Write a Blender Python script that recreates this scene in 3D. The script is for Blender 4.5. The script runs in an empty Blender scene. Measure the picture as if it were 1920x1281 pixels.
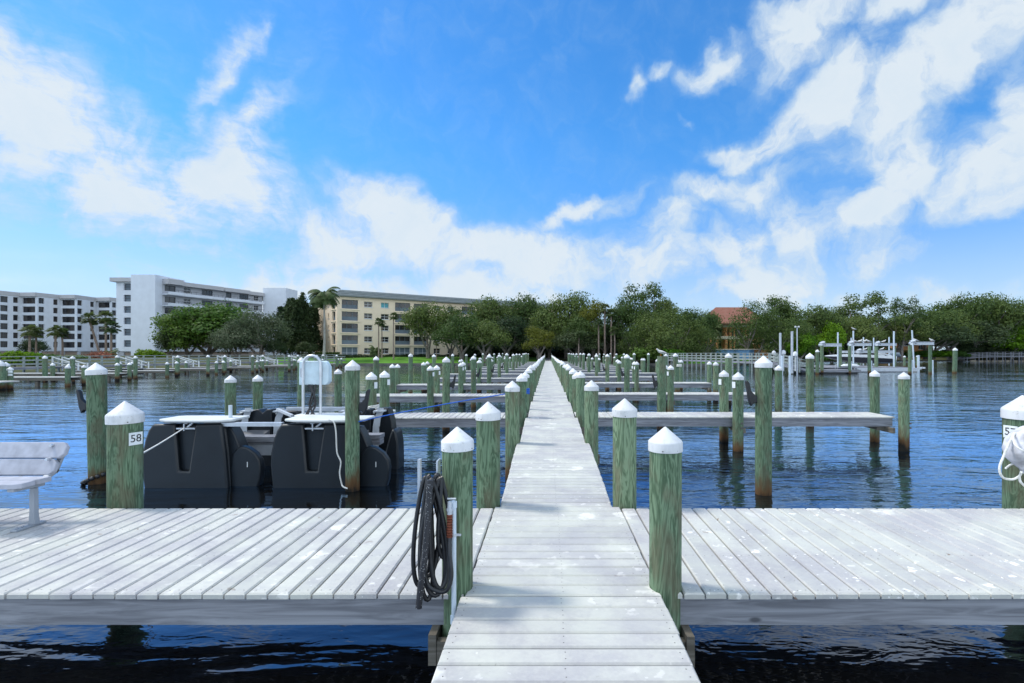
import bpy, math, random
import numpy as np
from mathutils import Vector, Matrix
random.seed(7); rng = np.random.default_rng(11)
R = math.radians
S = bpy.context.scene
C = S.collection

# ------------------------------------------------------------------ camera
F, HX, HY, EYE = 950.0, 1027.0, 662.0, 2.40          # focal in px of the 1920 wide photo, vanishing point, eye height over water
cam = bpy.data.objects.new('camera', bpy.data.cameras.new('camera')); C.objects.link(cam); S.camera = cam
cam.location = (0, 0, EYE); cam.rotation_euler = (R(90), 0, 0)
cam.data.sensor_width = 36; cam.data.lens = F/1920*36
cam.data.shift_x = -(HX-960)/1920; cam.data.shift_y = (HY-640.5)/1920
cam.data.clip_start = 0.05; cam.data.clip_end = 6000
def P(px, py, y): return Vector(((px-HX)*y/F, y, EYE-(py-HY)*y/F))
def X(px, y): return (px-HX)*y/F
def Z(py, y): return EYE-(py-HY)*y/F

# ------------------------------------------------------------------ light
SUN_EL, SUN_AZ = R(55), R(-74)       # azimuth from +Y towards +X : the sun stands to the left, slightly ahead
sd = Vector((math.cos(SUN_EL)*math.sin(SUN_AZ), math.cos(SUN_EL)*math.cos(SUN_AZ), math.sin(SUN_EL)))
sl = bpy.data.lights.new('sun', 'SUN'); sl.energy = 2.35; sl.angle = R(8); sl.color = (1, .95, .86)
so = bpy.data.objects.new('sun', sl); C.objects.link(so); so.rotation_euler = sd.to_track_quat('Z', 'Y').to_euler()
so.location = (-20, 10, 40)
S.view_settings.view_transform = 'Standard'; S.view_settings.look = 'None'
S.view_settings.exposure = 0.45; S.view_settings.gamma = 1

W = bpy.data.worlds.new("World"); S.world = W; W.use_nodes = True
def sky_world():
    nt = W.node_tree; N = nt.nodes; L = nt.links; N.clear()
    out = N.new('ShaderNodeOutputWorld'); bg = N.new('ShaderNodeBackground'); bg.inputs[1].default_value = 0.11
    L.new(bg.outputs[0], out.inputs[0])
    sky = N.new('ShaderNodeTexSky'); sky.sky_type = 'NISHITA'; sky.sun_disc = False
    sky.sun_elevation = SUN_EL; sky.sun_rotation = SUN_AZ; sky.air_density = 1.0; sky.dust_density = 0.25; sky.ozone_density = 3.0
    def M(op, a, b=None, c=None):
        n = N.new('ShaderNodeMath'); n.operation = op
        for i, v in enumerate((a, b, c)):
            if v is None: continue
            if isinstance(v, (int, float)): n.inputs[i].default_value = v
            else: L.new(v, n.inputs[i])
        return n.outputs[0]
    hs = N.new('ShaderNodeHueSaturation'); hs.inputs['Saturation'].default_value = 1.25; hs.inputs['Value'].default_value = 1.0
    L.new(sky.outputs[0], hs.inputs['Color'])
    tint = N.new('ShaderNodeMix'); tint.data_type = 'RGBA'; tint.blend_type = 'MULTIPLY'; tint.inputs[0].default_value = 1
    L.new(hs.outputs[0], tint.inputs[6])
    tc = N.new('ShaderNodeTexCoord'); sp = N.new('ShaderNodeSeparateXYZ'); L.new(tc.outputs['Generated'], sp.inputs[0])
    az = M('ARCTAN2', sp.outputs[0], sp.outputs[1]); el = M('ARCSINE', sp.outputs[2])
    te = N.new('ShaderNodeMapRange'); te.interpolation_type = 'SMOOTHSTEP'; L.new(el, te.inputs[0]); te.inputs[1].default_value = .08; te.inputs[2].default_value = .42
    tm = N.new('ShaderNodeMix'); tm.data_type = 'RGBA'; L.new(te.outputs[0], tm.inputs[0]); tm.inputs[6].default_value = (.95, .98, 1.2, 1); tm.inputs[7].default_value = (.80, 1.24, 1.42, 1); L.new(tm.outputs[2], tint.inputs[7])
    cb = N.new('ShaderNodeCombineXYZ'); L.new(az, cb.inputs[0]); L.new(el, cb.inputs[1])
    # domain warp
    wn = N.new('ShaderNodeTexNoise'); wn.inputs['Scale'].default_value = 5; wn.inputs['Detail'].default_value = 6; L.new(cb.outputs[0], wn.inputs['Vector'])
    def vm(op, a, b):
        n = N.new('ShaderNodeVectorMath'); n.operation = op
        for i, v in enumerate((a, b)):
            if isinstance(v, tuple): n.inputs[i].default_value = v
            else: L.new(v, n.inputs[i])
        return n.outputs[0]
    w = vm('MULTIPLY', vm('SUBTRACT', wn.outputs['Color'], (.5, .5, .5)), (.20, .20, 0))
    wc = vm('ADD', cb.outputs[0], w)
    wn2 = N.new('ShaderNodeTexNoise'); wn2.inputs['Scale'].default_value = 22; wn2.inputs['Detail'].default_value = 4; L.new(cb.outputs[0], wn2.inputs['Vector'])
    wc = vm('ADD', wc, vm('MULTIPLY', vm('SUBTRACT', wn2.outputs['Color'], (.5, .5, .5)), (.05, .05, 0)))
    # cloud banks as directions in the sky: px, py of the bank, radii, tilt (deg, up to the right), weight
    B = [(10,190,170,120,-25,.95),(150,285,220,95,-22,.9),(330,350,240,85,-12,.85),(460,360,120,85,30,.85),(505,215,38,95,-20,.72),(480,300,75,90,20,.8),(250,270,150,75,-20,.75),(560,440,90,40,-10,.55),(250,430,150,40,-10,.5),(515,370,20,70,-30,.55),
         (440,75,32,95,-28,.62),(395,150,26,60,-28,.5),(375,215,30,70,10,.5),(485,25,22,50,0,.55),(540,150,20,90,-20,.35),(205,395,55,35,20,.5),(400,430,110,35,-15,.5),(90,480,170,30,5,.34),(350,500,200,45,0,.5),(60,545,300,30,0,.45),
         (200,45,130,35,-20,.25),(560,60,40,60,-20,.2),
         (705,400,75,55,0,1),(640,465,130,65,0,.95),(780,450,110,55,-20,1),(900,480,130,50,0,1),(1020,500,130,60,0,1),(560,525,250,45,0,.85),(880,550,320,50,0,.9),
         (1070,405,90,26,27,.9),(1150,385,60,20,30,.5),(1180,500,110,55,0,.75),
         (1345,100,58,34,18,.8),(1245,118,38,18,10,.62),(1192,155,28,26,30,.62),(1290,207,14,12,0,.5),
         (1480,70,75,65,20,.95),(1570,20,110,35,10,.8),(1690,20,110,38,10,.8),(1560,190,110,70,35,1),(1460,245,110,38,20,.9),(1370,265,60,20,10,.7),
         (1690,190,150,58,38,1.05),(1810,95,130,65,42,1.05),(1900,25,80,60,0,.9),(1685,330,85,95,25,1),(1630,410,100,50,10,.9),
         (1850,330,90,65,35,.95),(1915,230,45,90,0,.9),(1900,390,90,45,10,.8),(1790,395,70,45,20,.7),
         (1330,350,95,32,0,.9),(1430,355,85,50,10,.8),(1240,420,90,50,20,.75),(1380,465,85,65,20,.9),(1490,430,60,80,30,.85),(1430,540,140,60,0,.95),
         (1580,430,90,50,0,.8),(1640,480,120,45,0,.7),(1270,490,100,50,0,.8),(1560,540,120,40,0,.65),(1780,545,200,30,3,.6),(1200,500,110,60,0,.8),
         (2250,330,260,160,20,.9),(-260,250,240,130,-10,.9)]
    acc = None
    for (px, py, rx, ry, rot, wgt) in B:
        u, v = (px-HX)/F, (HY-py)/F
        a0 = math.atan(u); e0 = math.atan(v/math.sqrt(1+u*u)); k = math.cos(a0)
        mp = N.new('ShaderNodeMapping'); mp.vector_type = 'TEXTURE'
        mp.inputs['Location'].default_value = (a0, e0, 0); mp.inputs['Rotation'].default_value = (0, 0, R(rot))
        mp.inputs['Scale'].default_value = (rx/F*1.75*k, ry/F*1.75*(k+1)/2, 1)
        L.new(wc, mp.inputs['Vector'])
        ln = N.new('ShaderNodeVectorMath'); ln.operation = 'LENGTH'; L.new(mp.outputs[0], ln.inputs[0])
        b = N.new('ShaderNodeMapRange'); b.interpolation_type = 'SMOOTHSTEP'; L.new(ln.outputs['Value'], b.inputs[0])
        b.inputs[1].default_value = 1; b.inputs[2].default_value = 0; b.inputs[3].default_value = 0; b.inputs[4].default_value = wgt
        acc = b.outputs[0] if acc is None else M('SMOOTH_MAX', acc, b.outputs[0], .22)
    # sky outside the view: bright cloud added to light camera-facing sides
    gn = N.new('ShaderNodeTexNoise'); gn.inputs['Scale'].default_value = 2.2; gn.inputs['Detail'].default_value = 5; L.new(tc.outputs['Generated'], gn.inputs['Vector'])
    gm = N.new('ShaderNodeMapRange'); L.new(gn.outputs[0], gm.inputs[0]); gm.inputs[1].default_value = .36; gm.inputs[2].default_value = .52; gm.inputs[4].default_value = 1.0
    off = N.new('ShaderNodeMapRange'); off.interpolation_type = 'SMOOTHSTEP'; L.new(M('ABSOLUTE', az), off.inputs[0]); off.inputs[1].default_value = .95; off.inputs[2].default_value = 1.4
    acc = M('MAXIMUM', acc, M('MULTIPLY', gm.outputs[0], off.outputs[0]))
    fn = N.new('ShaderNodeTexNoise'); fn.inputs['Scale'].default_value = 15; fn.inputs['Detail'].default_value = 10; fn.inputs['Roughness'].default_value = .62
    L.new(wc, fn.inputs['Vector'])
    fb = N.new('ShaderNodeTexNoise'); fb.inputs['Scale'].default_value = 4.5; fb.inputs['Detail'].default_value = 3; L.new(cb.outputs[0], fb.inputs['Vector'])
    nz = M('ADD', M('MULTIPLY', M('SUBTRACT', fn.outputs[0], .5), 2.5), M('MULTIPLY', M('SUBTRACT', fb.outputs[0], .5), .35))
    smp = N.new('ShaderNodeMapping'); smp.inputs['Rotation'].default_value = (0, 0, R(28)); smp.inputs['Scale'].default_value = (5, 19, 1); L.new(cb.outputs[0], smp.inputs['Vector'])
    sn = N.new('ShaderNodeTexNoise'); sn.inputs['Scale'].default_value = 1.3; sn.inputs['Detail'].default_value = 8; sn.inputs['Roughness'].default_value = .65; sn.inputs['Distortion'].default_value = .25; L.new(smp.outputs[0], sn.inputs['Vector'])
    lf = N.new('ShaderNodeMapRange'); lf.interpolation_type = 'SMOOTHSTEP'; L.new(az, lf.inputs[0]); lf.inputs[1].default_value = -.38; lf.inputs[2].default_value = -.52
    nz = M('ADD', nz, M('MULTIPLY', M('MULTIPLY', M('SUBTRACT', sn.outputs[0], .50), 1.7), lf.outputs[0]))
    dens = M('ADD', acc, M('MULTIPLY', nz, M('ADD', M('MULTIPLY', acc, .7), .10)))
    ms = N.new('ShaderNodeMapRange'); ms.interpolation_type = 'SMOOTHSTEP'; L.new(dens, ms.inputs[0])
    ms.inputs[1].default_value = .08; ms.inputs[2].default_value = .92; ms.inputs[4].default_value = .97
    # thin veil everywhere and pale air near the horizon
    hz = N.new('ShaderNodeMapRange'); hz.interpolation_type = 'SMOOTHSTEP'; L.new(el, hz.inputs[0])
    hz.inputs[1].default_value = .26; hz.inputs[2].default_value = .0; hz.inputs[4].default_value = .78
    alpha = M('MAXIMUM', ms.outputs[0], hz.outputs[0])
    cc = N.new('ShaderNodeMix'); cc.data_type = 'RGBA'; L.new(M('MULTIPLY', fn.outputs[0], M('SUBTRACT', 1.45, ms.outputs[0])), cc.inputs[0])
    cc.inputs[6].default_value = (5.7, 6.0, 6.2, 1); cc.inputs[7].default_value = (3.1, 4.5, 5.8, 1)
    c2 = N.new('ShaderNodeMix'); c2.data_type = 'RGBA'; L.new(ms.outputs[0], c2.inputs[0]); c2.inputs[6].default_value = (3.1, 4.45, 5.8, 1); L.new(cc.outputs[2], c2.inputs[7])
    br = N.new('ShaderNodeVectorMath'); br.operation = 'SCALE'; L.new(c2.outputs[2], br.inputs[0]); L.new(M('ADD', M('MULTIPLY', off.outputs[0], .95), 1.0), br.inputs[3])  # unseen cloud made brighter than the visible banks, as added fill light
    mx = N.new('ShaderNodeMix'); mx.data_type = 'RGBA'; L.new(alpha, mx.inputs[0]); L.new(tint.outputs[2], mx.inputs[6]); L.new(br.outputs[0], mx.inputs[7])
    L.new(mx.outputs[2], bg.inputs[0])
    W.cycles.sampling_method = 'MANUAL'; W.cycles.sample_map_resolution = 512
sky_world()

# ------------------------------------------------------------------ materials
MATS = {}
def newmat(name, rough=.7, spec=.3, metal=0):
    m = bpy.data.materials.new(name); m.use_nodes = True; b = m.node_tree.nodes['Principled BSDF']
    b.inputs['Roughness'].default_value = rough; b.inputs['Specular IOR Level'].default_value = spec; b.inputs['Metallic'].default_value = metal
    MATS[name] = m; return m, m.node_tree.nodes, m.node_tree.links, b
def col4(c): return (c[0], c[1], c[2], 1)
def simple(name, c, rough=.7, spec=.3, metal=0, var=.12, scale=3, bump=0):
    """one colour, gently mottled by noise in world position"""
    m, N, L, b = newmat(name, rough, spec, metal)
    g = N.new('ShaderNodeNewGeometry'); n = N.new('ShaderNodeTexNoise'); n.inputs['Scale'].default_value = scale; n.inputs['Detail'].default_value = 5
    L.new(g.outputs['Position'], n.inputs['Vector'])
    r = N.new('ShaderNodeValToRGB'); L.new(n.outputs[0], r.inputs[0])
    r.color_ramp.elements[0].position = .3; r.color_ramp.elements[1].position = .7
    r.color_ramp.elements[0].color = col4([x*(1-var) for x in c]); r.color_ramp.elements[1].color = col4([x*(1+var) for x in c])
    L.new(r.outputs[0], b.inputs['Base Color'])
    if bump:
        bp = N.new('ShaderNodeBump'); bp.inputs['Strength'].default_value = bump; bp.inputs['Distance'].default_value = .01; L.new(n.outputs[0], bp.inputs['Height']); L.new(bp.outputs[0], b.inputs['Normal'])
    return m
def mixc(N, L, fac, a, b, blend='MIX'):
    n = N.new('ShaderNodeMix'); n.data_type = 'RGBA'; n.blend_type = blend
    for i, v in ((0, fac), (6, a), (7, b)):
        if isinstance(v, (int, float)): n.inputs[i].default_value = v
        elif isinstance(v, tuple): n.inputs[i].default_value = col4(v)
        else: L.new(v, n.inputs[i])
    return n.outputs[2]
def rng_(N, L, v, a, b, c=0, d=1, smooth=True):
    n = N.new('ShaderNodeMapRange'); L.new(v, n.inputs[0]); n.interpolation_type = 'SMOOTHSTEP' if smooth else 'LINEAR'
    for i, q in enumerate((a, b, c, d)): n.inputs[i+1].default_value = q
    return n.outputs[0]
def noise(N, L, vec, scale, detail=4, rough=.5, dist=0):
    n = N.new('ShaderNodeTexNoise'); L.new(vec, n.inputs['Vector']); n.inputs['Scale'].default_value = scale
    n.inputs['Detail'].default_value = detail; n.inputs['Roughness'].default_value = rough; n.inputs['Distortion'].default_value = dist
    return n.outputs[0]
def vmul(N, L, vec, s):
    n = N.new('ShaderNodeVectorMath'); n.operation = 'MULTIPLY'; L.new(vec, n.inputs[0]); n.inputs[1].default_value = s; return n.outputs[0]

def mat_deck():
    m, N, L, b = newmat('deck_board', .75, .25)
    g = N.new('ShaderNodeNewGeometry'); p = g.outputs['Position']; isl = g.outputs['Random Per Island']
    c = mixc(N, L, rng_(N, L, noise(N, L, p, 1.6, 5, .6), .38, .66), (.52, .52, .475), (.385, .372, .385))
    c = mixc(N, L, rng_(N, L, noise(N, L, p, 6.5, 6, .75), .50, .72, 0, .5), c, (.36, .36, .375))
    c = mixc(N, L, rng_(N, L, noise(N, L, p, 30, 3, .7), .3, .8, 0, .35), c, (.585, .58, .535))
    isn = N.new('ShaderNodeValToRGB'); L.new(isl, isn.inputs[0]); isn.color_ramp.elements[0].color = (.86, .87, .88, 1); isn.color_ramp.elements[1].color = (1.04, 1.04, 1.03, 1)
    c = mixc(N, L, 1.0, c, isn.outputs[0], 'MULTIPLY')
    # bird droppings: pale spots of several sizes, few dark crumbs
    sx = N.new('ShaderNodeSeparateXYZ'); L.new(p, sx.inputs[0]); stm = N.new('ShaderNodeMath'); stm.operation = 'MULTIPLY'; L.new(rng_(N, L, sx.outputs[0], .2, 2.2, .6, 1.0), stm.inputs[0]); L.new(rng_(N, L, noise(N, L, p, .9, 3), .40, .58, .12, 1), stm.inputs[1]); stain = stm.outputs[0]
    c = mixc(N, L, rng_(N, L, noise(N, L, p, 2.3, 5, .65), .45, .65, 0, .45), c, (.385, .38, .40))
    for sc, th, colr, k, dens in ((3.1, .30, (.80, .78, .73), .9, .36), (8, .27, (.78, .76, .72), .9, .36), (21, .2, (.76, .75, .73), .9, .40), (17, .12, (.10, .085, .075), .9, .42), (4.5, .13, (.17, .10, .065), .9, .50)):
        wv = N.new('ShaderNodeVectorMath'); wv.operation = 'ADD'; L.new(p, wv.inputs[0])
        wn = N.new('ShaderNodeTexNoise'); L.new(p, wn.inputs['Vector']); wn.inputs['Scale'].default_value = sc*2.2; wn.inputs['Detail'].default_value = 4
        L.new(vmul(N, L, wn.outputs['Color'], (1.15/sc, .95/sc, .0)), wv.inputs[1])
        v = N.new('ShaderNodeTexVoronoi'); v.inputs['Scale'].default_value = sc; L.new(wv.outputs[0], v.inputs['Vector'])
        f = rng_(N, L, v.outputs['Distance'], th, th*.55)
        sel = N.new('ShaderNodeSeparateXYZ'); L.new(v.outputs['Color'], sel.inputs[0])
        f2 = N.new('ShaderNodeMath'); f2.operation = 'GREATER_THAN'; L.new(sel.outputs[0], f2.inputs[0]); f2.inputs[1].default_value = dens+.2
        f3 = N.new('ShaderNodeMath'); f3.operation = 'MULTIPLY'; L.new(f, f3.inputs[0]); L.new(f2.outputs[0], f3.inputs[1])
        f4 = N.new('ShaderNodeMath'); f4.operation = 'MULTIPLY'; L.new(f3.outputs[0], f4.inputs[0]); kk = N.new('ShaderNodeMath'); kk.operation = 'MULTIPLY'; L.new(stain, kk.inputs[0]); kk.inputs[1].default_value = k; L.new(kk.outputs[0], f4.inputs[1])
        c = mixc(N, L, f4.outputs[0], c, colr)
    L.new(c, b.inputs['Base Color'])
    bp = N.new('ShaderNodeBump'); bp.inputs['Strength'].default_value = .25; bp.inputs['Distance'].default_value = .004
    L.new(noise(N, L, p, 60, 4, .7), bp.inputs['Height']); L.new(bp.outputs[0], b.inputs['Normal'])
mat_deck()

def mat_pile(name, green, dark, brown, lowz=.0):
    m, N, L, b = newmat(name, .8, .2)
    g = N.new('ShaderNodeNewGeometry'); oi = N.new('ShaderNodeObjectInfo')
    off = N.new('ShaderNodeVectorMath'); off.operation = 'MULTIPLY_ADD'
    cx = N.new('ShaderNodeCombineXYZ')
    for i in range(3): L.new(oi.outputs['Random'], cx.inputs[i])
    L.new(cx.outputs[0], off.inputs[0]); off.inputs[1].default_value = (37, 51, 23); L.new(g.outputs['Position'], off.inputs[2])
    p = off.outputs[0]
    st = vmul(N, L, p, (1, 1, .13))
    rings = N.new('ShaderNodeMath'); rings.operation = 'PINGPONG'
    k = N.new('ShaderNodeMath'); k.operation = 'MULTIPLY'; L.new(noise(N, L, st, 9, 4, .6, 1.4), k.inputs[0]); k.inputs[1].default_value = 6.5
    L.new(k.outputs[0], rings.inputs[0]); rings.inputs[1].default_value = .5
    f = rng_(N, L, rings.outputs[0], .05, .42)
    c = mixc(N, L, f, dark, green)
    c = mixc(N, L, rng_(N, L, noise(N, L, vmul(N, L, p, (1, 1, .4)), 5, 3, .6), .46, .66, 0, .6), c, brown)
    fine = noise(N, L, vmul(N, L, p, (1, 1, .05)), 70, 3, .7)
    c = mixc(N, L, rng_(N, L, fine, .5, .75, 0, .5), c, tuple(x*1.6 for x in green))
    crack = noise(N, L, vmul(N, L, p, (1, 1, .03)), 22, 2, .5)
    c = mixc(N, L, rng_(N, L, crack, .30, .26, 0, .7), c, (.02, .02, .015))
    hue = N.new('ShaderNodeHueSaturation'); L.new(c, hue.inputs['Color'])
    L.new(rng_(N, L, oi.outputs['Random'], 0, 1, .48, .515, False), hue.inputs['Hue']); L.new(rng_(N, L, oi.outputs['Random'], 0, 1, 1.15, .8, False), hue.inputs['Value'])
    c = hue.outputs[0]
    # tide line: rust brown, then black weed just above the water
    sp = N.new('ShaderNodeSeparateXYZ'); L.new(g.outputs['Position'], sp.inputs[0])
    zz = N.new('ShaderNodeMath'); zz.operation = 'ADD'; L.new(sp.outputs[2], zz.inputs[0])
    n2 = N.new('ShaderNodeMath'); n2.operation = 'MULTIPLY'; L.new(noise(N, L, vmul(N, L, p, (1, 1, .3)), 12, 3), n2.inputs[0]); n2.inputs[1].default_value = -.35; n3 = N.new('ShaderNodeMath'); n3.operation = 'MULTIPLY_ADD'; L.new(oi.outputs['Random'], n3.inputs[0]); n3.inputs[1].default_value = .3; L.new(n2.outputs[0], n3.inputs[2]); L.new(n3.outputs[0], zz.inputs[1])
    c = mixc(N, L, rng_(N, L, zz.outputs[0], .46, .12, 0, .95), c, (.10, .047, .018))
    c = mixc(N, L, rng_(N, L, zz.outputs[0], .16, -.02), c, (.012, .011, .009))
    L.new(c, b.inputs['Base Color'])
    bp = N.new('ShaderNodeBump'); bp.inputs['Strength'].default_value = .5; bp.inputs['Distance'].default_value = .006
    L.new(fine, bp.inputs['Height']); L.new(bp.outputs[0], b.inputs['Normal'])
mat_pile('pile_wood', (.155, .232, .148), (.066, .112, .066), (.125, .108, .072))

def mat_beam(name, c0, c1):
    m, N, L, b = newmat(name, .8, .2)
    g = N.new('ShaderNodeNewGeometry'); p = g.outputs['Position']
    st = vmul(N, L, p, (.35, .35, 5))
    n = noise(N, L, st, 3.5, 4, .6, .8)
    c = mixc(N, L, rng_(N, L, n, .32, .7), c0, c1)
    kn = N.new('ShaderNodeTexVoronoi'); kn.inputs['Scale'].default_value = 1.3; L.new(vmul(N, L, p, (1, 1, 2.4)), kn.inputs['Vector'])
    c = mixc(N, L, rng_(N, L, kn.outputs['Distance'], .075, .03, 0, .8), c, tuple(x*.35 for x in c0))
    L.new(c, b.inputs['Base Color'])
    bp = N.new('ShaderNodeBump'); bp.inputs['Strength'].default_value = .3; bp.inputs['Distance'].default_value = .005
    L.new(n, bp.inputs['Height']); L.new(bp.outputs[0], b.inputs['Normal'])
mat_beam('beam_grey', (.145, .15, .17), (.285, .295, .325))
mat_beam('beam_brown', (.09, .08, .065), (.18, .165, .14))
mat_beam('rail_wood', (.20, .235, .22), (.36, .40, .38))

def mat_water():
    m, N, L, b = newmat('water', 1, 0)
    g = N.new('ShaderNodeNewGeometry'); p = g.outputs['Position']
    c = mixc(N, L, rng_(N, L, noise(N, L, p, .08, 3), .4, .6), (.005, .0045, .003), (.009, .008, .005)); L.new(c, b.inputs['Base Color'])
    gl = N.new('ShaderNodeBsdfGlossy'); gl.inputs['Roughness'].default_value = .03; gl.inputs['Color'].default_value = (.46, .72, 1, 1)
    fr = N.new('ShaderNodeFresnel'); f0 = N.new('ShaderNodeFresnel'); f0.inputs['IOR'].default_value = 1.33; L.new(mixc(N, L, rng_(N, L, f0.outputs[0], .42, .80), mixc(N, L, rng_(N, L, f0.outputs[0], .07, .24), (.70, .76, .92), (.47, .68, .95)), (.84, .88, .90)), gl.inputs['Color']); fr.inputs['IOR'].default_value = 1.40; fm = N.new('ShaderNodeMath'); fm.operation = 'MULTIPLY'; fm.use_clamp = True; L.new(fr.outputs[0], fm.inputs[0]); fm.inputs[1].default_value = 2.0
    ws = N.new('ShaderNodeMixShader'); L.new(fm.outputs[0], ws.inputs[0]); L.new(b.outputs[0], ws.inputs[1]); L.new(gl.outputs[0], ws.inputs[2]); L.new(ws.outputs[0], N['Material Output'].inputs[0])
    a = noise(N, L, vmul(N, L, p, (.30, 1.0, 1)), 1.15, 3, .5, .7)          # long low swell, crests left to right
    a2 = noise(N, L, vmul(N, L, p, (.55, 1.15, 1)), 4.2, 3, .55, .4)
    rot = N.new('ShaderNodeMapping'); rot.inputs['Rotation'].default_value = (0, 0, R(-32)); rot.inputs['Scale'].default_value = (.42, 1.6, 1); L.new(p, rot.inputs['Vector'])
    a3 = noise(N, L, rot.outputs[0], 7.5, 2, .5, .3)
    patch = rng_(N, L, noise(N, L, vmul(N, L, p, (.5, 1, 1)), .13, 2), .38, .62, .45, 1.15)
    def ma(x, k, y=None):
        n = N.new('ShaderNodeMath'); n.operation = 'MULTIPLY_ADD'; L.new(x, n.inputs[0]); n.inputs[1].default_value = k
        if y is not None: L.new(y, n.inputs[2])
        else: n.inputs[2].default_value = 0
        return n.outputs[0]
    h = ma(a, 1.0, ma(a2, .17, ma(a3, .065)))
    hm = N.new('ShaderNodeMath'); hm.operation = 'MULTIPLY'; L.new(h, hm.inputs[0]); L.new(patch, hm.inputs[1])
    bp = N.new('ShaderNodeBump'); bp.inputs['Strength'].default_value = 1; bp.inputs['Distance'].default_value = .075
    L.new(hm.outputs[0], bp.inputs['Height']); L.new(bp.outputs[0], gl.inputs['Normal']); L.new(bp.outputs[0], fr.inputs['Normal'])
mat_water()

def mat_leaf(name, c0, c1, c2):
    m, N, L, b = newmat(name, .6, .25)
    g = N.new('ShaderNodeNewGeometry'); oi = N.new('ShaderNodeObjectInfo')
    r = N.new('ShaderNodeValToRGB'); L.new(g.outputs['Random Per Island'], r.inputs[0])
    r.color_ramp.elements[0].color = col4(c0); r.color_ramp.elements[1].color = col4(c2); e = r.color_ramp.elements.new(.5); e.color = col4(c1)
    n = noise(N, L, g.outputs['Position'], .35, 3)
    c = mixc(N, L, rng_(N, L, n, .4, .62, 0, .55), r.outputs[0], c2)
    hv = N.new('ShaderNodeHueSaturation'); L.new(c, hv.inputs['Color']); L.new(rng_(N, L, oi.outputs['Random'], 0, 1, .475, .52, False), hv.inputs['Hue']); L.new(rng_(N, L, oi.outputs['Random'], 0, 1, 1.0, .60, False), hv.inputs['Value']); hv.inputs['Saturation'].default_value = 1.15; c = hv.outputs[0]
    L.new(c, b.inputs['Base Color'])
    tr = N.new('ShaderNodeBsdfTranslucent'); L.new(c, tr.inputs[0]); ms = N.new('ShaderNodeMixShader'); ms.inputs[0].default_value = .38
    L.new(b.outputs[0], ms.inputs[1]); L.new(tr.outputs[0], ms.inputs[2]); L.new(ms.outputs[0], N['Material Output'].inputs[0])
mat_leaf('leaf_oak', (.050, .085, .030), (.088, .135, .045), (.14, .195, .065))
mat_leaf('leaf_dark', (.028, .050, .027), (.048, .078, .037), (.075, .11, .048))
mat_leaf('leaf_silver', (.075, .10, .060), (.115, .15, .085), (.165, .20, .12))
mat_leaf('leaf_bright', (.06, .14, .022), (.11, .23, .032), (.17, .31, .05))
mat_leaf('leaf_mid', (.045, .095, .026), (.075, .15, .038), (.12, .21, .055))
mat_leaf('leaf_yellow', (.09, .11, .025), (.15, .17, .035), (.20, .21, .05))
mat_leaf('leaf_palm', (.05, .085, .035), (.085, .13, .05), (.14, .18, .08))
simple('bark', (.19, .165, .145), .9, .1, var=.35, scale=2)
simple('bark_dark', (.07, .055, .045), .9, .1, var=.3, scale=2)
simple('palm_trunk', (.30, .29, .27), .9, .1, var=.2, scale=2)
simple('palm_trunk_brown', (.22, .17, .14), .9, .1, var=.25, scale=2)
simple('grass', (.075, .185, .022), .9, .1, var=.25, scale=.5)
simple('soil', (.07, .075, .035), .95, .1, var=.3, scale=.4)
simple('sea_wall', (.12, .115, .105), .9, .1, var=.3, scale=1)
simple('rock', (.32, .28, .22), .9, .1, var=.3, scale=2)
simple('white_paint', (.62, .64, .64), .5, .4, var=.05, scale=4)
simple('pvc_white', (.52, .60, .68), .4, .4, var=.04, scale=6)
simple('panel_white', (.55, .67, .74), .5, .4, var=.14, scale=6)
simple('screw', (.10, .09, .09), .6, .3)
simple('black_poly', (.008, .0115, .016), .42, .45, var=.22, scale=2.2)
simple('black_rubber', (.017, .018, .021), .42, .5, var=.3, scale=20)
simple('aluminium', (.62, .64, .67), .42, .5, .7, var=.1, scale=5)
simple('aluminium_dull', (.47, .50, .54), .6, .4, .35, var=.1, scale=5)
simple('grey_plastic', (.10, .105, .12), .6, .3, var=.15, scale=5)
simple('bench_grey', (.36, .375, .44), .75, .25, var=.16, scale=11)
simple('bench_metal', (.30, .33, .38), .6, .4, .2, var=.08, scale=7)
simple('rope_white', (.70, .69, .66), .9, .1, var=.2, scale=60)
simple('rope_blue', (.03, .12, .50), .8, .2, var=.25, scale=60)
simple('rust', (.16, .05, .03), .8, .2, var=.3, scale=30)
simple('buoy_grey', (.50, .50, .54), .6, .3, var=.45, scale=9)
simple('gull_white', (.62, .62, .60), .8, .1, var=.05)
simple('gull_grey', (.38, .39, .42), .8, .1, var=.08)
simple('gull_dark', (.03, .03, .03), .8, .1)
simple('beak_orange', (.5, .14, .03), .6, .2)
simple('stucco_white', (.63, .67, .74), .85, .15, var=.05, scale=.7)
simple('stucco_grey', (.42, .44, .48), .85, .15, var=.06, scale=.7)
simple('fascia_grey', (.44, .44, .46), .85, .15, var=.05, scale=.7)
simple('stucco_beige', (.76, .62, .47), .85, .15, var=.05, scale=.6)
simple('stucco_orange', (.58, .27, .12), .85, .15, var=.10, scale=.6)
simple('trim_cream', (.66, .58, .44), .85, .15, var=.05, scale=.6)
simple('garage_tan', (.30, .24, .20), .85, .15, var=.08, scale=.6)
simple('roof_metal', (.15, .17, .165), .5, .4, .2, var=.12, scale=1.2)
simple('window_frame', (.60, .62, .64), .5, .4)
simple('frame_dark', (.05, .05, .06), .5, .4)
simple('screen_grey', (.13, .165, .20), .7, .3, var=.2, scale=.5)
simple('glass_teal', (.03, .30, .36), .2, .5, var=.2, scale=.5)
simple('door_white', (.60, .63, .66), .6, .3)
simple('tile_blue', (.08, .22, .38), .3, .5, var=.3, scale=1.5)
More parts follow.
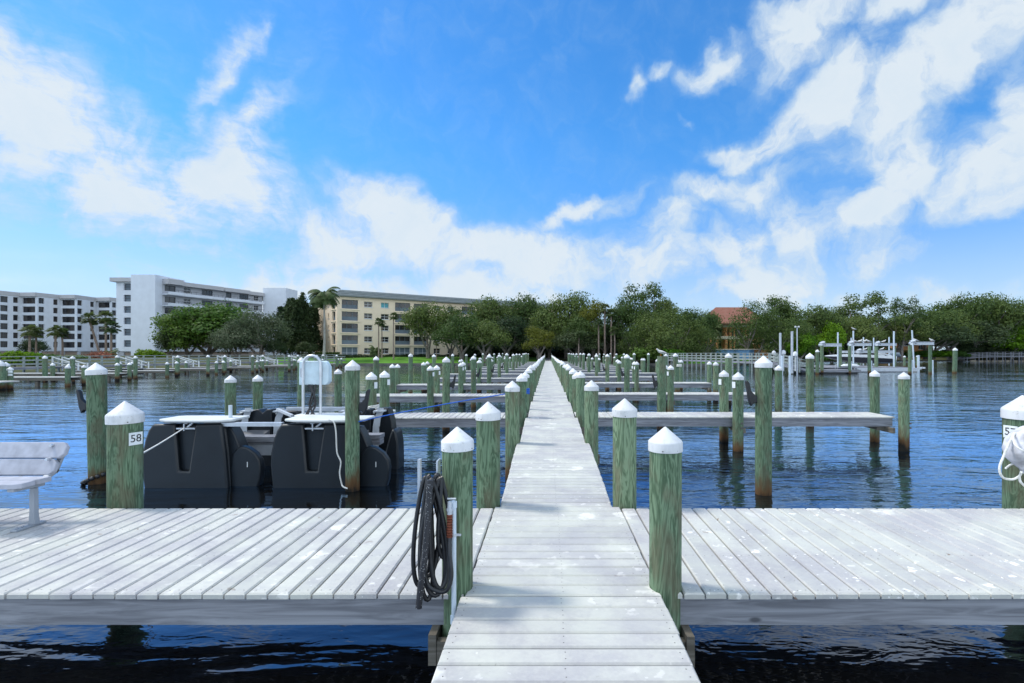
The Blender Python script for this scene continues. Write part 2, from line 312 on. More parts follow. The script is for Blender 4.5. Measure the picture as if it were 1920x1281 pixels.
simple('flower_red', (.30, .12, .08), .8, .1, var=.3, scale=2)
simple('boat_white', (.78, .79, .80), .25, .5, var=.03)
simple('boat_black', (.02, .022, .03), .2, .5)
simple('number_black', (.02, .02, .02), .6, .3)
simple('plate_white', (.72, .76, .78), .45, .4, var=.05, scale=20)
m, N, L, b = newmat('glass_dark', .12, .6)
g = N.new('ShaderNodeNewGeometry'); L.new(mixc(N, L, rng_(N, L, noise(N, L, g.outputs['Position'], .35, 3), .4, .6), (.014, .016, .022), (.05, .045, .042)), b.inputs['Base Color'])
def mat_speck():
    m, N, L, b = newmat('speckled_rubber', .5, .4); g = N.new('ShaderNodeNewGeometry'); v = N.new('ShaderNodeTexVoronoi'); v.inputs['Scale'].default_value = 95; L.new(g.outputs['Position'], v.inputs['Vector'])
    L.new(mixc(N, L, rng_(N, L, v.outputs['Distance'], .2, .14), (.024, .025, .03), (.55, .56, .58)), b.inputs['Base Color'])
mat_speck()
def mat_cap():
    m, N, L, b = newmat('cap_white', .42, .4); g = N.new('ShaderNodeNewGeometry'); oi = N.new('ShaderNodeObjectInfo'); p = g.outputs['Position']
    c = mixc(N, L, rng_(N, L, noise(N, L, vmul(N, L, p, (1, 1, .35)), 14, 5, .65), .48, .72, 0, .55), (.66, .67, .69), (.44, .45, .46))
    c = mixc(N, L, rng_(N, L, noise(N, L, p, 45, 2, .5), .66, .72, 0, .6), c, (.30, .29, .27))
    hv = N.new('ShaderNodeHueSaturation'); L.new(c, hv.inputs['Color']); L.new(rng_(N, L, oi.outputs['Random'], 0, 1, 1.05, .86, False), hv.inputs['Value']); L.new(hv.outputs[0], b.inputs['Base Color'])
mat_cap()
def mat_tile():
    m, N, L, b = newmat('roof_tile', .85, .15)
    g = N.new('ShaderNodeNewGeometry'); p = g.outputs['Position']
    w = N.new('ShaderNodeTexWave'); w.inputs['Scale'].default_value = 1.1; w.inputs['Distortion'].default_value = .3; L.new(p, w.inputs['Vector'])
    w2 = N.new('ShaderNodeTexWave'); w2.bands_direction = 'Z'; w2.inputs['Scale'].default_value = 1.4; L.new(p, w2.inputs['Vector'])
    c = mixc(N, L, w.outputs['Fac'], (.15, .06, .045), (.28, .125, .09)); c = mixc(N, L, rng_(N, L, w2.outputs['Fac'], .2, 0, 0, .5), c, (.12, .05, .035))
    c = mixc(N, L, rng_(N, L, noise(N, L, p, .8, 4), .4, .7, 0, .5), c, (.24, .13, .10)); L.new(c, b.inputs['Base Color'])
mat_tile()

# ------------------------------------------------------------------ mesh helpers
ORG = {}
def tag(o, label=None, cat=None, group=None, kind=None):
    if label: o['label'] = label
    if cat: o['category'] = cat
    if group: o['group'] = group
    if kind: o['kind'] = kind
    return o
def thing(name, loc, label, cat, group=None):
    o = bpy.data.objects.new(name, None); C.objects.link(o); o.location = loc; o.empty_display_size = .2
    ORG[o.name] = Vector(loc); return tag(o, label, cat, group)
class MB:
    def __init__(s): s.v = []; s.f = []; s.m = []; s.cur = 0
    def mat(s, i): s.cur = i; return s
    def face(s, idx): s.f.append(tuple(idx)); s.m.append(s.cur)
    def add(s, vs, fs):
        b = len(s.v); s.v += [tuple(q) for q in vs]
        for f in fs: s.face([b+i for i in f])
    def box(s, a, b):
        x0, x1 = sorted((a[0], b[0])); y0, y1 = sorted((a[1], b[1])); z0, z1 = sorted((a[2], b[2]))
        s.add([(x0,y0,z0),(x1,y0,z0),(x1,y1,z0),(x0,y1,z0),(x0,y0,z1),(x1,y0,z1),(x1,y1,z1),(x0,y1,z1)],
              [(3,2,1,0),(4,5,6,7),(0,1,5,4),(1,2,6,5),(2,3,7,6),(3,0,4,7)]); return s
    def hexa(s, q):   # 8 corners, bottom ring then top ring
        s.add(q, [(3,2,1,0),(4,5,6,7),(0,1,5,4),(1,2,6,5),(2,3,7,6),(3,0,4,7)]); return s
    def bar(s, a, b, w, h, up=(0,0,1)):
        a, b = Vector(a), Vector(b); d = (b-a).normalized(); up = Vector(up)
        sd_ = d.cross(up)
        if sd_.length < 1e-4: sd_ = Vector((1,0,0))
        sd_.normalize(); u = sd_.cross(d).normalized()
        q = [c+sd_*i*w/2+u*j*h/2 for c in (a, b) for i, j in ((-1,-1),(1,-1),(1,1),(-1,1))]
        s.add(q, [(0,1,2,3),(7,6,5,4),(0,4,5,1),(1,5,6,2),(2,6,7,3),(3,7,4,0)]); return s
    def tube(s, pts, rad, n=8, caps=True, closed=False, squash=None):
        pts = [Vector(q) for q in pts]; K = len(pts)
        if not hasattr(rad, '__len__'): rad = [rad]*K
        base = len(s.v); ref = Vector((0,0,1)); prev = None
        for i, q in enumerate(pts):
            if closed: t = pts[(i+1) % K]-pts[i-1]
            else: t = pts[min(i+1, K-1)]-pts[max(i-1, 0)]
            t.normalize()
            if prev is None:
                a = t.cross(ref)
                if a.length < 1e-3: a = t.cross(Vector((0,1,0)))
            else: a = prev-t*prev.dot(t)
            a.normalize(); prev = a; bb = t.cross(a)
            for k in range(n):
                an = 2*math.pi*k/n; o = a*math.cos(an)*rad[i]+bb*math.sin(an)*rad[i]*(squash or 1)
                s.v.append(tuple(q+o))
        for i in range(K if closed else K-1):
            for k in range(n):
                a0 = base+i*n; b0 = base+((i+1) % K)*n
                s.face((a0+k, a0+(k+1) % n, b0+(k+1) % n, b0+k))
        if caps and not closed:
            s.face([base+k for k in reversed(range(n))]); s.face([base+(K-1)*n+k for k in range(n)])
        return s
    def cyl(s, c, r, z0, z1, n=16, r1=None):
        return s.tube([(c[0], c[1], z0), (c[0], c[1], z1)], [r, r if r1 is None else r1], n)
    def lathe(s, c, prof, n=24, axis=None):
        base = len(s.v)
        for (r, z) in prof:
            for k in range(n):
                a = 2*math.pi*k/n; s.v.append((c[0]+r*math.cos(a), c[1]+r*math.sin(a), c[2]+z))
        for i in range(len(prof)-1):
            for k in range(n):
                a0 = base+i*n; b0 = a0+n; s.face((a0+k, a0+(k+1) % n, b0+(k+1) % n, b0+k))
        s.face([base+k for k in reversed(range(n))]); s.face([base+(len(prof)-1)*n+k for k in range(n)]); return s
    def prism(s, poly, y0, y1):      # poly of (x,z), counter-clockwise seen from -y
        n = len(poly); s.add([(x, y0, z) for x, z in poly]+[(x, y1, z) for x, z in poly],
            [tuple(range(n)), tuple(range(2*n-1, n-1, -1))]+[(i, i+n, (i+1) % n+n, (i+1) % n) for i in range(n)]); return s
    def prismz(s, poly, z0, z1):
        n = len(poly); s.add([(x, y, z0) for x, y in poly]+[(x, y, z1) for x, y in poly],
            [tuple(range(n-1, -1, -1)), tuple(range(n, 2*n))]+[(i, (i+1) % n, (i+1) % n+n, i+n) for i in range(n)]); return s
    def quad(s, a, b, c, d): s.add([a, b, c, d], [(0,1,2,3)]); return s
    def build(s, name, mats, parent=None, org=None, smooth=True, bevel=0, angle=35):
        me = bpy.data.meshes.new(name)
        if org is None:
            org = Vector((0,0,0)) if parent is None else ORG[parent.name]
        org = Vector(org)
        me.from_pydata([(x-org.x, y-org.y, z-org.z) for x, y, z in s.v], [], s.f)
        if not isinstance(mats, (list, tuple)): mats = [mats]
        for q in mats: me.materials.append(MATS[q])
        me.polygons.foreach_set('material_index', s.m)
        if smooth:
            me.polygons.foreach_set('use_smooth', [True]*len(me.polygons)); me.set_sharp_from_angle(angle=R(angle))
        me.update()
        o = bpy.data.objects.new(name, me); C.objects.link(o)
        if parent is not None: o.parent = parent; ORG[o.name] = org
        else: o.location = org; ORG[o.name] = org
        if bevel:
            bm = o.modifiers.new('bevel', 'BEVEL'); bm.width = bevel; bm.segments = 2; bm.limit_method = 'ANGLE'; bm.angle_limit = R(40)
        return o
def ordn(i): return '%d%s' % (i, 'th' if 10 <= i % 100 <= 20 else {1: 'st', 2: 'nd', 3: 'rd'}.get(i % 10, 'th'))

def text_mesh(txt, size, name, mat, loc, rotz, parent):
    cu = bpy.data.curves.new('t', 'FONT'); cu.body = txt; cu.size = size; cu.align_x = 'CENTER'; cu.align_y = 'CENTER'; cu.extrude = .0008
    to = bpy.data.objects.new('t', cu); C.objects.link(to); dg = bpy.context.evaluated_depsgraph_get()
    me = bpy.data.meshes.new_from_object(to.evaluated_get(dg)); bpy.data.objects.remove(to)
    me.transform(Matrix.Translation(Vector(loc)-ORG[parent.name]) @ Matrix.Rotation(rotz, 4, 'Z') @ Matrix.Rotation(R(90), 4, 'X'))
    me.materials.clear(); me.materials.append(MATS[mat])
    o = bpy.data.objects.new(name, me); C.objects.link(o); o.parent = parent; return o

# ------------------------------------------------------------------ water and land
w = MB(); w.quad((-1500,-600,0),(1500,-600,0),(1500,2500,0),(-1500,2500,0)); tag(w.build('water', 'water'), kind='structure')
SHORE = [(-700,20),(-250,25),(-90,30),(-62,36),(-58,50),(-54,65),(-50,80),(-46,92),(-42,97),(-30,97),(-18,98),(-6,104),(6,105),(16,101),(24,92),(34,96),(50,118),(75,140),(110,150),(170,154),(260,158),(700,160)]
def land():
    pts = []
    for i in range(len(SHORE)-1):
        a, b = Vector(SHORE[i]), Vector(SHORE[i+1]); n = max(1, int((b-a).length/4)) if (b-a).length < 120 else 6
        for k in range(n): pts.append(a.lerp(b, k/n))
    pts.append(Vector(SHORE[-1]))
    rows = [(0,-1.5),(.05,.28),(4,.75),(11,1.25),(30,1.5),(80,1.7),(300,2.0),(2200,2.2)]
    m = MB(); n = len(pts)
    for k, z in rows:
        for q in pts:
            d = q.normalized(); m.v.append((q.x+d.x*k, q.y+d.y*k, z+(0 if k < 1 else .12*math.sin(q.x*.31+k)*math.cos(q.y*.2))))
    for r in range(len(rows)-1):
        for i in range(n-1):
            x = (pts[i].x+pts[i+1].x)/2
            m.cur = 1 if (r == 0) else (0 if (-47 < x < 2 or 24 < x < 46) and r < 4 else 2)
            a = r*n+i; m.face((a, a+1, a+n+1, a+n))
    tag(m.build('ground', ['grass', 'sea_wall', 'soil']), kind='structure')
land()
sw = MB()
for a, b in zip(SHORE[7:15], SHORE[8:16]): sw.bar((a[0], a[1]-.1, .16), (b[0], b[1]-.1, .16), .45, .55)
tag(sw.build('seawall', 'sea_wall', org=(-18, 98, 0)), 'low dark concrete seawall along the lawn in front of the beige building', 'seawall')

# ------------------------------------------------------------------ piles
def pile_meshes():
    m = MB(); n = 22
    for z in np.linspace(0, 1, 5):
        for k in range(n):
            a = 2*math.pi*k/n; r = 1+.012*math.sin(3*a+z*4)+.01*math.sin(5*a-z*7); m.v.append((r*math.cos(a), r*math.sin(a), z))
    for i in range(4):
        for k in range(n): m.face((i*n+k, i*n+(k+1) % n, (i+1)*n+(k+1) % n, (i+1)*n+k))
    m.face([4*n+k for k in range(n)])
    c = MB(); c.lathe((0,0,0), [(.96,0),(1,.005),(1,.50),(.985,.56),(.94,.62),(.5,1.0),(.09,1.36),(.03,1.40),(0.001,1.41)], 26)
    for a in (-.5, -2.4, 1.9): c.mat(1).lathe((math.cos(a)*.985, math.sin(a)*.985, .12), [(.035,-.03),(.05,0),(.035,.03)], 6).mat(0)
    return m, c
_pm, _cm = pile_meshes()
def mesh_of(mb, mats, nm, ang=35):
    o = mb.build(nm, mats, angle=ang); me = o.data; bpy.data.objects.remove(o); return me
POST = mesh_of(_pm, 'pile_wood', 'post'); CAP = mesh_of(_cm, ['cap_white', 'screw'], 'cap', 28)
NP = 0
def pile(x, y, ztop, r, label, group, lean=(0,0), cap=True, base=-.9):
    """ztop = tip of the cap"""
    global NP; NP += 1
    t = thing('dock_pile', (x, y, base), label, 'pile', group)
    t.rotation_euler = (lean[0], lean[1], random.uniform(0, 6.28))
    h = ztop-base-(1.41*r*1.07-.5*r if cap else 0)
    p = bpy.data.objects.new('post', POST); C.objects.link(p); p.parent = t; p.scale = (r, r, h)
    if cap:
        c = bpy.data.objects.new('cap', CAP); C.objects.link(c); c.parent = t; c.scale = (r*1.07,)*3; c.location = (0, 0, h-.5*r)
        c.rotation_euler = (random.uniform(-.02, .02), random.uniform(-.02, .02), 0)
    ORG[t.name] = Vector((x, y, base)); return t
def ppile(px, ytop, wpx, y, *a, **k): return pile(X(px, y), y, Z(ytop, y), wpx*y/F/2, *a, **k)
def child_of_pile(o, t):    # world built child on a pile that is not leaning: undo its spin
    o.rotation_euler = (0, 0, -t.rotation_euler.z)
J = lambda s: random.uniform(-s, s)

GW = 'piles along the edges of the main walkway'
nl = ppile(858, 800, 57, 3.42, 'near left pile beside the coiled black hose, streaky green wood, white cap', GW)
nr = ppile(1247.5, 800, 59.5, 3.42, 'near right pile where the ramp meets the cross dock, cracked green wood, white cap', GW)
ppile(915.5, 753, 44.5, 5.31, '2nd pile from the camera on the left walkway edge, behind the hose pile', GW)
ppile(1171, 747, 44, 5.31, '2nd pile from the camera on the right walkway edge, mottled green', GW)
ppile(960.5, 714, 26.5, 8.9, '3rd pile from the camera on the left walkway edge, brown streaks, blue rope end', GW)
ppile(1109, 713, 26, 9.0, '3rd pile from the camera on the right walkway edge, dark green', GW)
p58 = ppile(235, 752, 54, 5.33, 'thick pile on the back edge of the left dock with number plate 58', 'numbered piles on the cross dock')
p57 = ppile(1917, 741, 58, 5.33, 'thick pile at the right frame edge with plate 57 and a grey buoy', 'numbered piles on the cross dock')
FRD = [12.55, 19.4, 26.6, 33.3, 39.8, 46.3, 52.9, 59.5, 66, 72.6, 79.2, 85.8, 92.4]
FLD = [12.4, 18.7, 25.1, 31.5, 38, 44.5, 51, 57.5, 64, 70.5, 77, 83.5, 90]
FW = 1.03; DZ = .82
for side, D, xx in (('left', FLD, -.625), ('right', FRD, .80)):
    i = 3
    for f in D:
        for dy in ((-.12, 1.3, 3.7) if side == 'right' else (.1, 1.75, 4.3)):
            if f+dy > 98: continue
            i += 1; pile(xx+J(.015), f+dy+J(.1), 1.92+J(.05), .122+J(.012), f'{ordn(i)} pile from the camera in the row on the {side} walkway edge', GW)
GM = 'tall mooring piles standing in the water between finger piers'
A = {}
A['r0'] = ppile(1431.5, 667, 29.5, 8.63, 'thick tall mooring pile standing in front of the first right finger pier', GM)
A['l0'] = ppile(661, 675, 25.5, 8.86, 'tall mooring pile in front of the black boat lift, white rope tied low', GM)
A['L1'] = ppile(187, 680, 30, 9.38, 'tall dark mooring pile behind pile 58 with black float ring at the water', GM, lean=(0, R(.9)))
specials = {('right','inner',1): (1240, 668, 16.5, 16.0), ('right','outer',1): (1519, 662, 14, 16.6), ('left','inner',1): (836, 669, 14, 15.6), ('left','outer',1): (564, 670, 13, 15.7),
            ('right','inner',2): (1175.5, 664, 10.5, 23.2), ('right','outer',2): (1365.5, 662, 12, 23.6), ('left','outer',2): (705, 668, 10, 22.6), ('left','inner',2): (887.5, 667, 9.5, 22.4),
            ('right','outer',3): (1271.5, 662, 9, 31.0)}
for side, D, xi, xo in (('right', FRD, 3.58, 8.5), ('left', FLD, -3.35, -7.75)):
    for k in range(1, len(D)):
        for row, x in (('inner', xi), ('outer', xo)):
            lab = f'{ordn(k+1)} mooring pile from the camera in the {row} row {side} of the walkway'
            s = specials.get((side, row, k))
            if s:
                q = ppile(s[0], s[1], s[2], s[3], ('flat topped 2nd inner mooring pile right of the walkway, gull on top' if (side, row, k) == ('right','inner',1) else lab), GM,
                          lean=((0, R(-3.2)) if (side, row, k) == ('right','outer',3) else (J(.006), J(.006))), cap=(side, row, k) != ('right','inner',1))
            else: q = pile(x+J(.08), D[k]-3.2+J(.2), 2.36+J(.06), .125+J(.015), lab, GM, lean=(J(.008), J(.008)))
            A[(side, row, k)] = q
GF = 'pairs of piles holding the finger piers'
plates = []
for side, D, xm, xe, sg in (('right', FRD, 4.66, 8.75, 1), ('left', FLD, -4.28, -7.68, -1)):
    for k, f in enumerate(D):
        for nm, x in (('middle', xm), ('outer end', xe)):
            for fb, yy in (('near', f-.13), ('far', f+FW+.13)):
                x2 = x+(sg*.1 if fb == 'far' else 0)+J(.03)
                zt = {('left','middle'): 1.95, ('left','outer end'): 1.84}.get((side, nm), 1.94)+J(.03)
                q = pile(x2, yy, zt, .125+J(.01), f'{fb} pile at the {nm} of the {ordn(k+1)} {side} finger pier', GF)
                if k < 3 and nm == 'middle': plates.append((q, x2, yy, sg))
print('piles', NP)

def plate(t, x, y, r, zc, ang, w, h, txt=None):
    """flat number plate tangent to the pile; ang from the camera side (-y) towards +x"""
    n = Vector((math.sin(ang), -math.cos(ang), 0)); u = Vector((math.cos(ang), math.sin(ang), 0)); c = Vector((x, y, zc))+n*(r*1.0+.004)
    m = MB(); q = []
    for s_ in (0, .004):
        for a, b in ((-1,-1),(1,-1),(1,1),(-1,1)): q.append(c+u*a*w/2+Vector((0,0,1))*b*h/2+n*s_)
    m.add(q, [(3,2,1,0),(4,5,6,7),(0,1,5,4),(1,2,6,5),(2,3,7,6),(3,0,4,7)])
    o = m.build('number_plate', 'plate_white', t); o.rotation_euler = (0, 0, -t.rotation_euler.z)
    if txt: text_mesh(txt, h*.85, 'number', 'number_black', c+n*.0055, ang, o)
    return o
plate(p58, X(235, 5.33), 5.33, .151, Z(821, 5.33), R(72), .13, .13, '58')
plate(p57, X(1917, 5.33), 5.33, .163, Z(809, 5.33), R(-76), .13, .13, '57')
for q, x, y, sg in plates: plate(q, x, y, .125, 1.62, R(70)*-sg, .11, .15)

def line_hook(t, x, y, z, sg):   # black moulded line holder on a mooring pile
    m = MB(); pr = [(0,0),(.05,0),(.1,-.06),(.14,.05),(.16,.2),(.19,.36),(.17,.38),(.13,.34),(.10,.2),(.02,.12),(0,.12)]
    m.prism([(x+sg*(.12+a), z+b) for a, b in (pr if sg > 0 else pr[::-1])], y-.05, y+.03)
    o = m.build('line_hook', 'black_rubber', t, bevel=.01)
    o.rotation_euler = (0, 0, -t.rotation_euler.z)
line_hook(A['r0'], X(1431, 8.63), 8.63, Z(755, 8.63), -1)
line_hook(A['l0'], X(661, 8.86), 8.86, Z(770, 8.86), 1)
line_hook(A['L1'], X(186, 9.38)-.03, 9.38, Z(768, 9.38), -1)
for k in range(1, 5):
    for side, sg in (('right', -1), ('left', 1)):
        t = A[(side, 'inner', k)]; line_hook(t, t.location.x, t.location.y, 1.35, sg)

# ------------------------------------------------------------------ docks
def planks(m, axis, a0, a1, b0, b1, z, pitch=.1455, gap=.012, th=.038, screws=False, taper=None, ch=.010):
    """boards laid side by side along `axis` ('x': boards follow one another in x and run along y)"""
    n = max(1, int(round((a1-a0)/pitch))); pitch = (a1-a0)/n
    for i in range(n):
        p0 = a0+i*pitch+gap/2; p1 = a0+(i+1)*pitch-gap/2; e0 = J(.004); e1 = J(.004); dz = J(.0012); q0, q1 = b0, b1
        if taper: q0, q1 = taper((p0+p1)/2)
        q0 += e0; q1 += e1; zt = z+dz; zb = z-th
        if axis == 'x': lo = [(p0,q0),(p1,q0),(p1,q1),(p0,q1)]; up = [(p0+ch,q0+ch),(p1-ch,q0+ch),(p1-ch,q1-ch),(p0+ch,q1-ch)]
        else: lo = [(q0,p0),(q1,p0),(q1,p1),(q0,p1)]; up = [(q0+ch,p0+ch),(q1-ch,p0+ch),(q1-ch,p1-ch),(q0+ch,p1-ch)]
        m.mat(0).add([(x,y,zb) for x, y in lo]+[(x,y,zt-ch) for x, y in lo]+[(x,y,zt) for x, y in up],
              [(3,2,1,0)]+[(j, (j+1) % 4, (j+1) % 4+4, j+4) for j in range(4)]+[(j+4, (j+1) % 4+4, (j+1) % 4+8, j+8) for j in range(4)]+[(8,9,10,11)])
        if screws:
            m.mat(1)
            for t in screws:
                for s_ in (.28, .72):
                    cx, cy = (p0+(p1-p0)*s_, q0+t*(q1-q0)) if axis == 'x' else (q0+t*(q1-q0), p0+(p1-p0)*s_)
                    cx += J(.004); cy += J(.004); r = .0042
                    b = len(m.v); m.v += [(cx+r*math.cos(k*1.047), cy+r*math.sin(k*1.047), zt+.0006) for k in range(6)]; m.face(range(b, b+6))
    m.mat(0)

# near ramp / landing in front of the camera
t = thing('dock_ramp', (.08, 1.2, 0), 'grey plank ramp at the bottom of the picture leading to the cross dock', 'ramp')
m = MB(); planks(m, 'y', -1.2, 3.30, -.568, .745, DZ, pitch=.146, screws=(.035, .5, .965), taper=lambda y: (-.535-.010*y, .715+.0095*y)); m.build('decking', ['deck_board', 'screw'], t)
m = MB()
for x in (-.50, .09, .68): m.box((x-.02,-1.2,.60), (x+.02,3.26,DZ-.040))
m.build('joist', 'beam_grey', t)
m = MB(); m.box((-.765, 3.24, .40), (-.715, 3.9, .595)); m.box((-.712, 3.245, .38), (-.53, 3.30, .55)); m.build('brace', 'beam_brown', t)
m = MB(); m.box((.885, 3.22, .40), (.935, 3.9, .595)); m.box((.70, 3.245, .38), (.882, 3.30, .55)); m.build('brace', 'beam_brown', t)

Y0, Y1 = 3.33, 5.16
def cross_dock(side, x0, x1, label):
    t = thing('cross_dock', ((x0+x1)/2, (Y0+Y1)/2, 0), label, 'dock', 'two arms of the cross dock')
    m = MB(); planks(m, 'x', x0, x1, Y0, Y1, DZ, pitch=.1435, screws=(.025, .34, .66, .975)); m.build('decking', ['deck_board', 'screw'], t)
    m = MB(); m.box((x0, Y0+.028, .598), (x1, Y0+.066, DZ-.041)); m.build('fascia_beam', 'beam_grey', t)
    m = MB(); m.box((x0, Y1-.066, .598), (x1, Y1-.028, DZ-.041)); m.build('back_beam', 'beam_grey', t)
    m = MB(); m.box((x0, 4.2, .598), (x1, 4.24, DZ-.041)); m.build('joist', 'beam_grey', t)
cross_dock('left', -9.6, -.548, 'left arm of the pale plank dock crossing the foreground, bench on it')
cross_dock('right', .748, 8.4, 'right arm of the pale plank dock crossing the foreground, spotted with droppings')

# main walkway
def wk_taper(y):
    if y < 5.17: return (-.541, .742)
    seg = [5.17, 8.87, 12.45, 16.5]+[16.5+4*k for k in range(1, 24)]
    for a, b in zip(seg, seg[1:]):
        if a <= y < b: f = (y-a)/(b-a); return (-.49-.055*f, .665+.065*f)
    return (-.5, .68)
t = thing('main_walkway', (.09, 50, 0), 'long straight pale plank walkway running from the cross dock to the far shore', 'walkway')
m = MB(); planks(m, 'y', 3.305, 20, 0, 1, DZ, pitch=.146, screws=(.04, .5, .96), taper=wk_taper)
planks(m, 'y', 20, 104.5, 0, 1, DZ, pitch=.146, taper=wk_taper); m.build('decking', ['deck_board', 'screw'], t)
m = MB()
for x in (-.455, .625): m.box((x-.02, 5.2, .60), (x+.02, 104, DZ-.041))
m.build('stringer', 'beam_grey', t)
m = MB()
for y in np.arange(9, 104, 3.3): m.box((-.72, y-.04, .44), (.92, y+.04, .592))
m.build('cross_beam', 'beam_brown', t)

for side, D, xa, xb, sg in (('right', FRD, .70, 8.60, 1), ('left', FLD, -7.5, -.53, -1)):
    for k, f in enumerate(D):
        t = thing('finger_pier', ((xa+xb)/2, f+FW/2, 0), f'{ordn(k+1)} finger pier from the camera on the {side} of the walkway, pale planks', 'finger pier', 'finger piers off the main walkway')
        m = MB(); planks(m, 'x', xa, xb, f, f+FW, DZ, pitch=.146, screws=((.05, .95) if k == 0 else False)); m.build('decking', ['deck_board', 'screw'], t)
        m = MB(); m.box((xa, f+.03, .575), (xb-.04*(sg > 0), f+.07, DZ-.041)); m.build('side_beam', 'beam_grey', t)
        m = MB(); m.box((xa, f+FW-.07, .575), (xb-.04*(sg > 0), f+FW-.03, DZ-.041)); m.build('side_beam', 'beam_grey', t)
        for x in ((4.86, 8.5) if sg > 0 else (-4.05, -7.4)):
            m = MB(); m.box((x-.04*sg, f-.22, .44), (x-.1*sg, f+FW+.22, .572)); m.box((x-.3*sg, f+.08, .47), (x+.02*sg, f+.12, .57)); m.build('cross_beam', 'beam_brown', t)
        if k == 0:
            for x in ((4.66, 8.75) if sg > 0 else (-4.28,)):
                for zz in (.69, .58):
                    m = MB(); m.tube([(x+.05, f-.275, zz), (x+.05, f-.25, zz)], .022, 10); m.build('bolt', 'screw', t)
# railed gangway at the far end
t = thing('gangway', (.09, 107, 0), 'far gangway with white handrails where the walkway meets the shore', 'gangway')
m = MB(); m.hexa([(-.6,104.5,.7),(.78,104.5,.7),(.78,112,1.2),(-.6,112,1.2),(-.6,104.5,.84),(.78,104.5,.84),(.78,112,1.36),(-.6,112,1.36)]); m.build('decking', 'beam_grey', t)
for x in (-.65, .83):
    m = MB()
    for z in (.55, 1.0): m.bar((x, 99, DZ+z*.5), (x, 104.5, DZ+.1+z), .09, .09); m.bar((x, 104.5, DZ+.1+z), (x, 112, 1.35+z), .09, .09)
    for y in (99.5, 102, 104.5, 108, 111.5): m.bar((x, y, .8), (x, y, DZ+1.1+max(0, y-104.5)*.07), .1, .1)
    m.build('handrail', 'white_paint', t)

# ------------------------------------------------------------------ bench
def bench():
    t = thing('park_bench', (-5.5, 4.6, DZ), 'weathered grey plank bench on the left arm of the cross dock', 'bench')
    xr, xl = -4.60, -6.6
    xb = -4.60
    m = MB()
    def slab(x0, x1, ya, za, yb, zb, th, cham=.05):
        d = Vector((0, yb-ya, zb-za)).normalized(); n = Vector((0, d.z, -d.y)); q = []
        pts = [(x0, 0), (x1-cham, 0), (x1, cham), (x1, 1-cham), (x1-cham, 1), (x0, 1)]
        L_ = math.hypot(yb-ya, zb-za)
        vs = []
        for s_ in (0, 1):
            for (x, f) in pts:
                ff = f if f in (0, 1) else (cham/L_ if f < .5 else 1-cham/L_)
                vs.append((x-n.x*0, ya+(yb-ya)*ff+n.y*th*s_, za+(zb-za)*ff+n.z*th*s_))
        k = len(pts); mm = MB(); mm.add(vs, [tuple(range(k)), tuple(range(2*k-1, k-1, -1))]+[(i, i+k, (i+1) % k+k, (i+1) % k) for i in range(k)])
        return mm
    # backrest: two planks leaning back
    y0, z0, y1, z1 = 4.74, Z(891, 4.74), 4.86, Z(829, 4.86)
    ym, zm = (y0+y1)/2, (z0+z1)/2
    slab(xl, xb-.04, y0, z0, ym, zm-.004, .045, .04).build('backrest_plank', 'bench_grey', t, bevel=.008)
    slab(xl, xb, ym, zm+.004, y1, z1, .045, .04).build('backrest_plank', 'bench_grey', t, bevel=.008)
    for (px, py, yy) in ((98, 835, 4.84), (90, 861, 4.78)):
        m = MB(); m.tube([P(px, py, yy)+Vector((0,-.02,0)), P(px, py, yy)+Vector((0,.03,0))], .014, 10); m.build('bolt', 'aluminium', t)
    # seat: two planks
    zs = Z(893, 4.70)
    for (a, b, dx) in ((4.40, 4.55, .0), (4.558, 4.70, .0)):
        m = MB(); x1 = xr+dx
        m.prismz([(xl, a), (x1-.05, a), (x1, a+.03), (x1, b), (xl, b)], zs-.045, zs); m.build('seat_plank', 'bench_grey', t, bevel=.006)
    xL = -4.69
    for x in (xL, xl+.35):
        m = MB()
        m.prism([(x-.03, DZ+.02), (x+.035, DZ+.02), (x+.022, DZ+.12), (x+.018, DZ+.35), (x-.018, DZ+.35), (x-.02, DZ+.12)], 4.60, 4.65)
        m.hexa([(x-.03,4.42,zs-.075),(x+.03,4.42,zs-.075),(x+.03,4.7,zs-.085),(x-.03,4.7,zs-.085),(x-.03,4.42,zs-.047),(x+.03,4.42,zs-.047),(x+.03,4.7,zs-.047),(x-.03,4.7,zs-.047)])
        m.bar((x, 4.66, zs-.06), (x, 4.84, z0+.03), .05, .035); m.bar((x, 4.815, z0+.0), (x, 4.93, z1-.05), .05, .025)
        m.bar((x-.005, 4.45, DZ+.012), (x-.005, 4.72, DZ+.012), .055, .022)
        m.lathe((x-.005, 4.48, DZ+.022), [(.012,0),(.012,.014)], 6); m.lathe((x-.005, 4.53, DZ+.022), [(.012,0),(.012,.014)], 6)
        m.build('leg', 'bench_metal', t, bevel=.005)
bench()

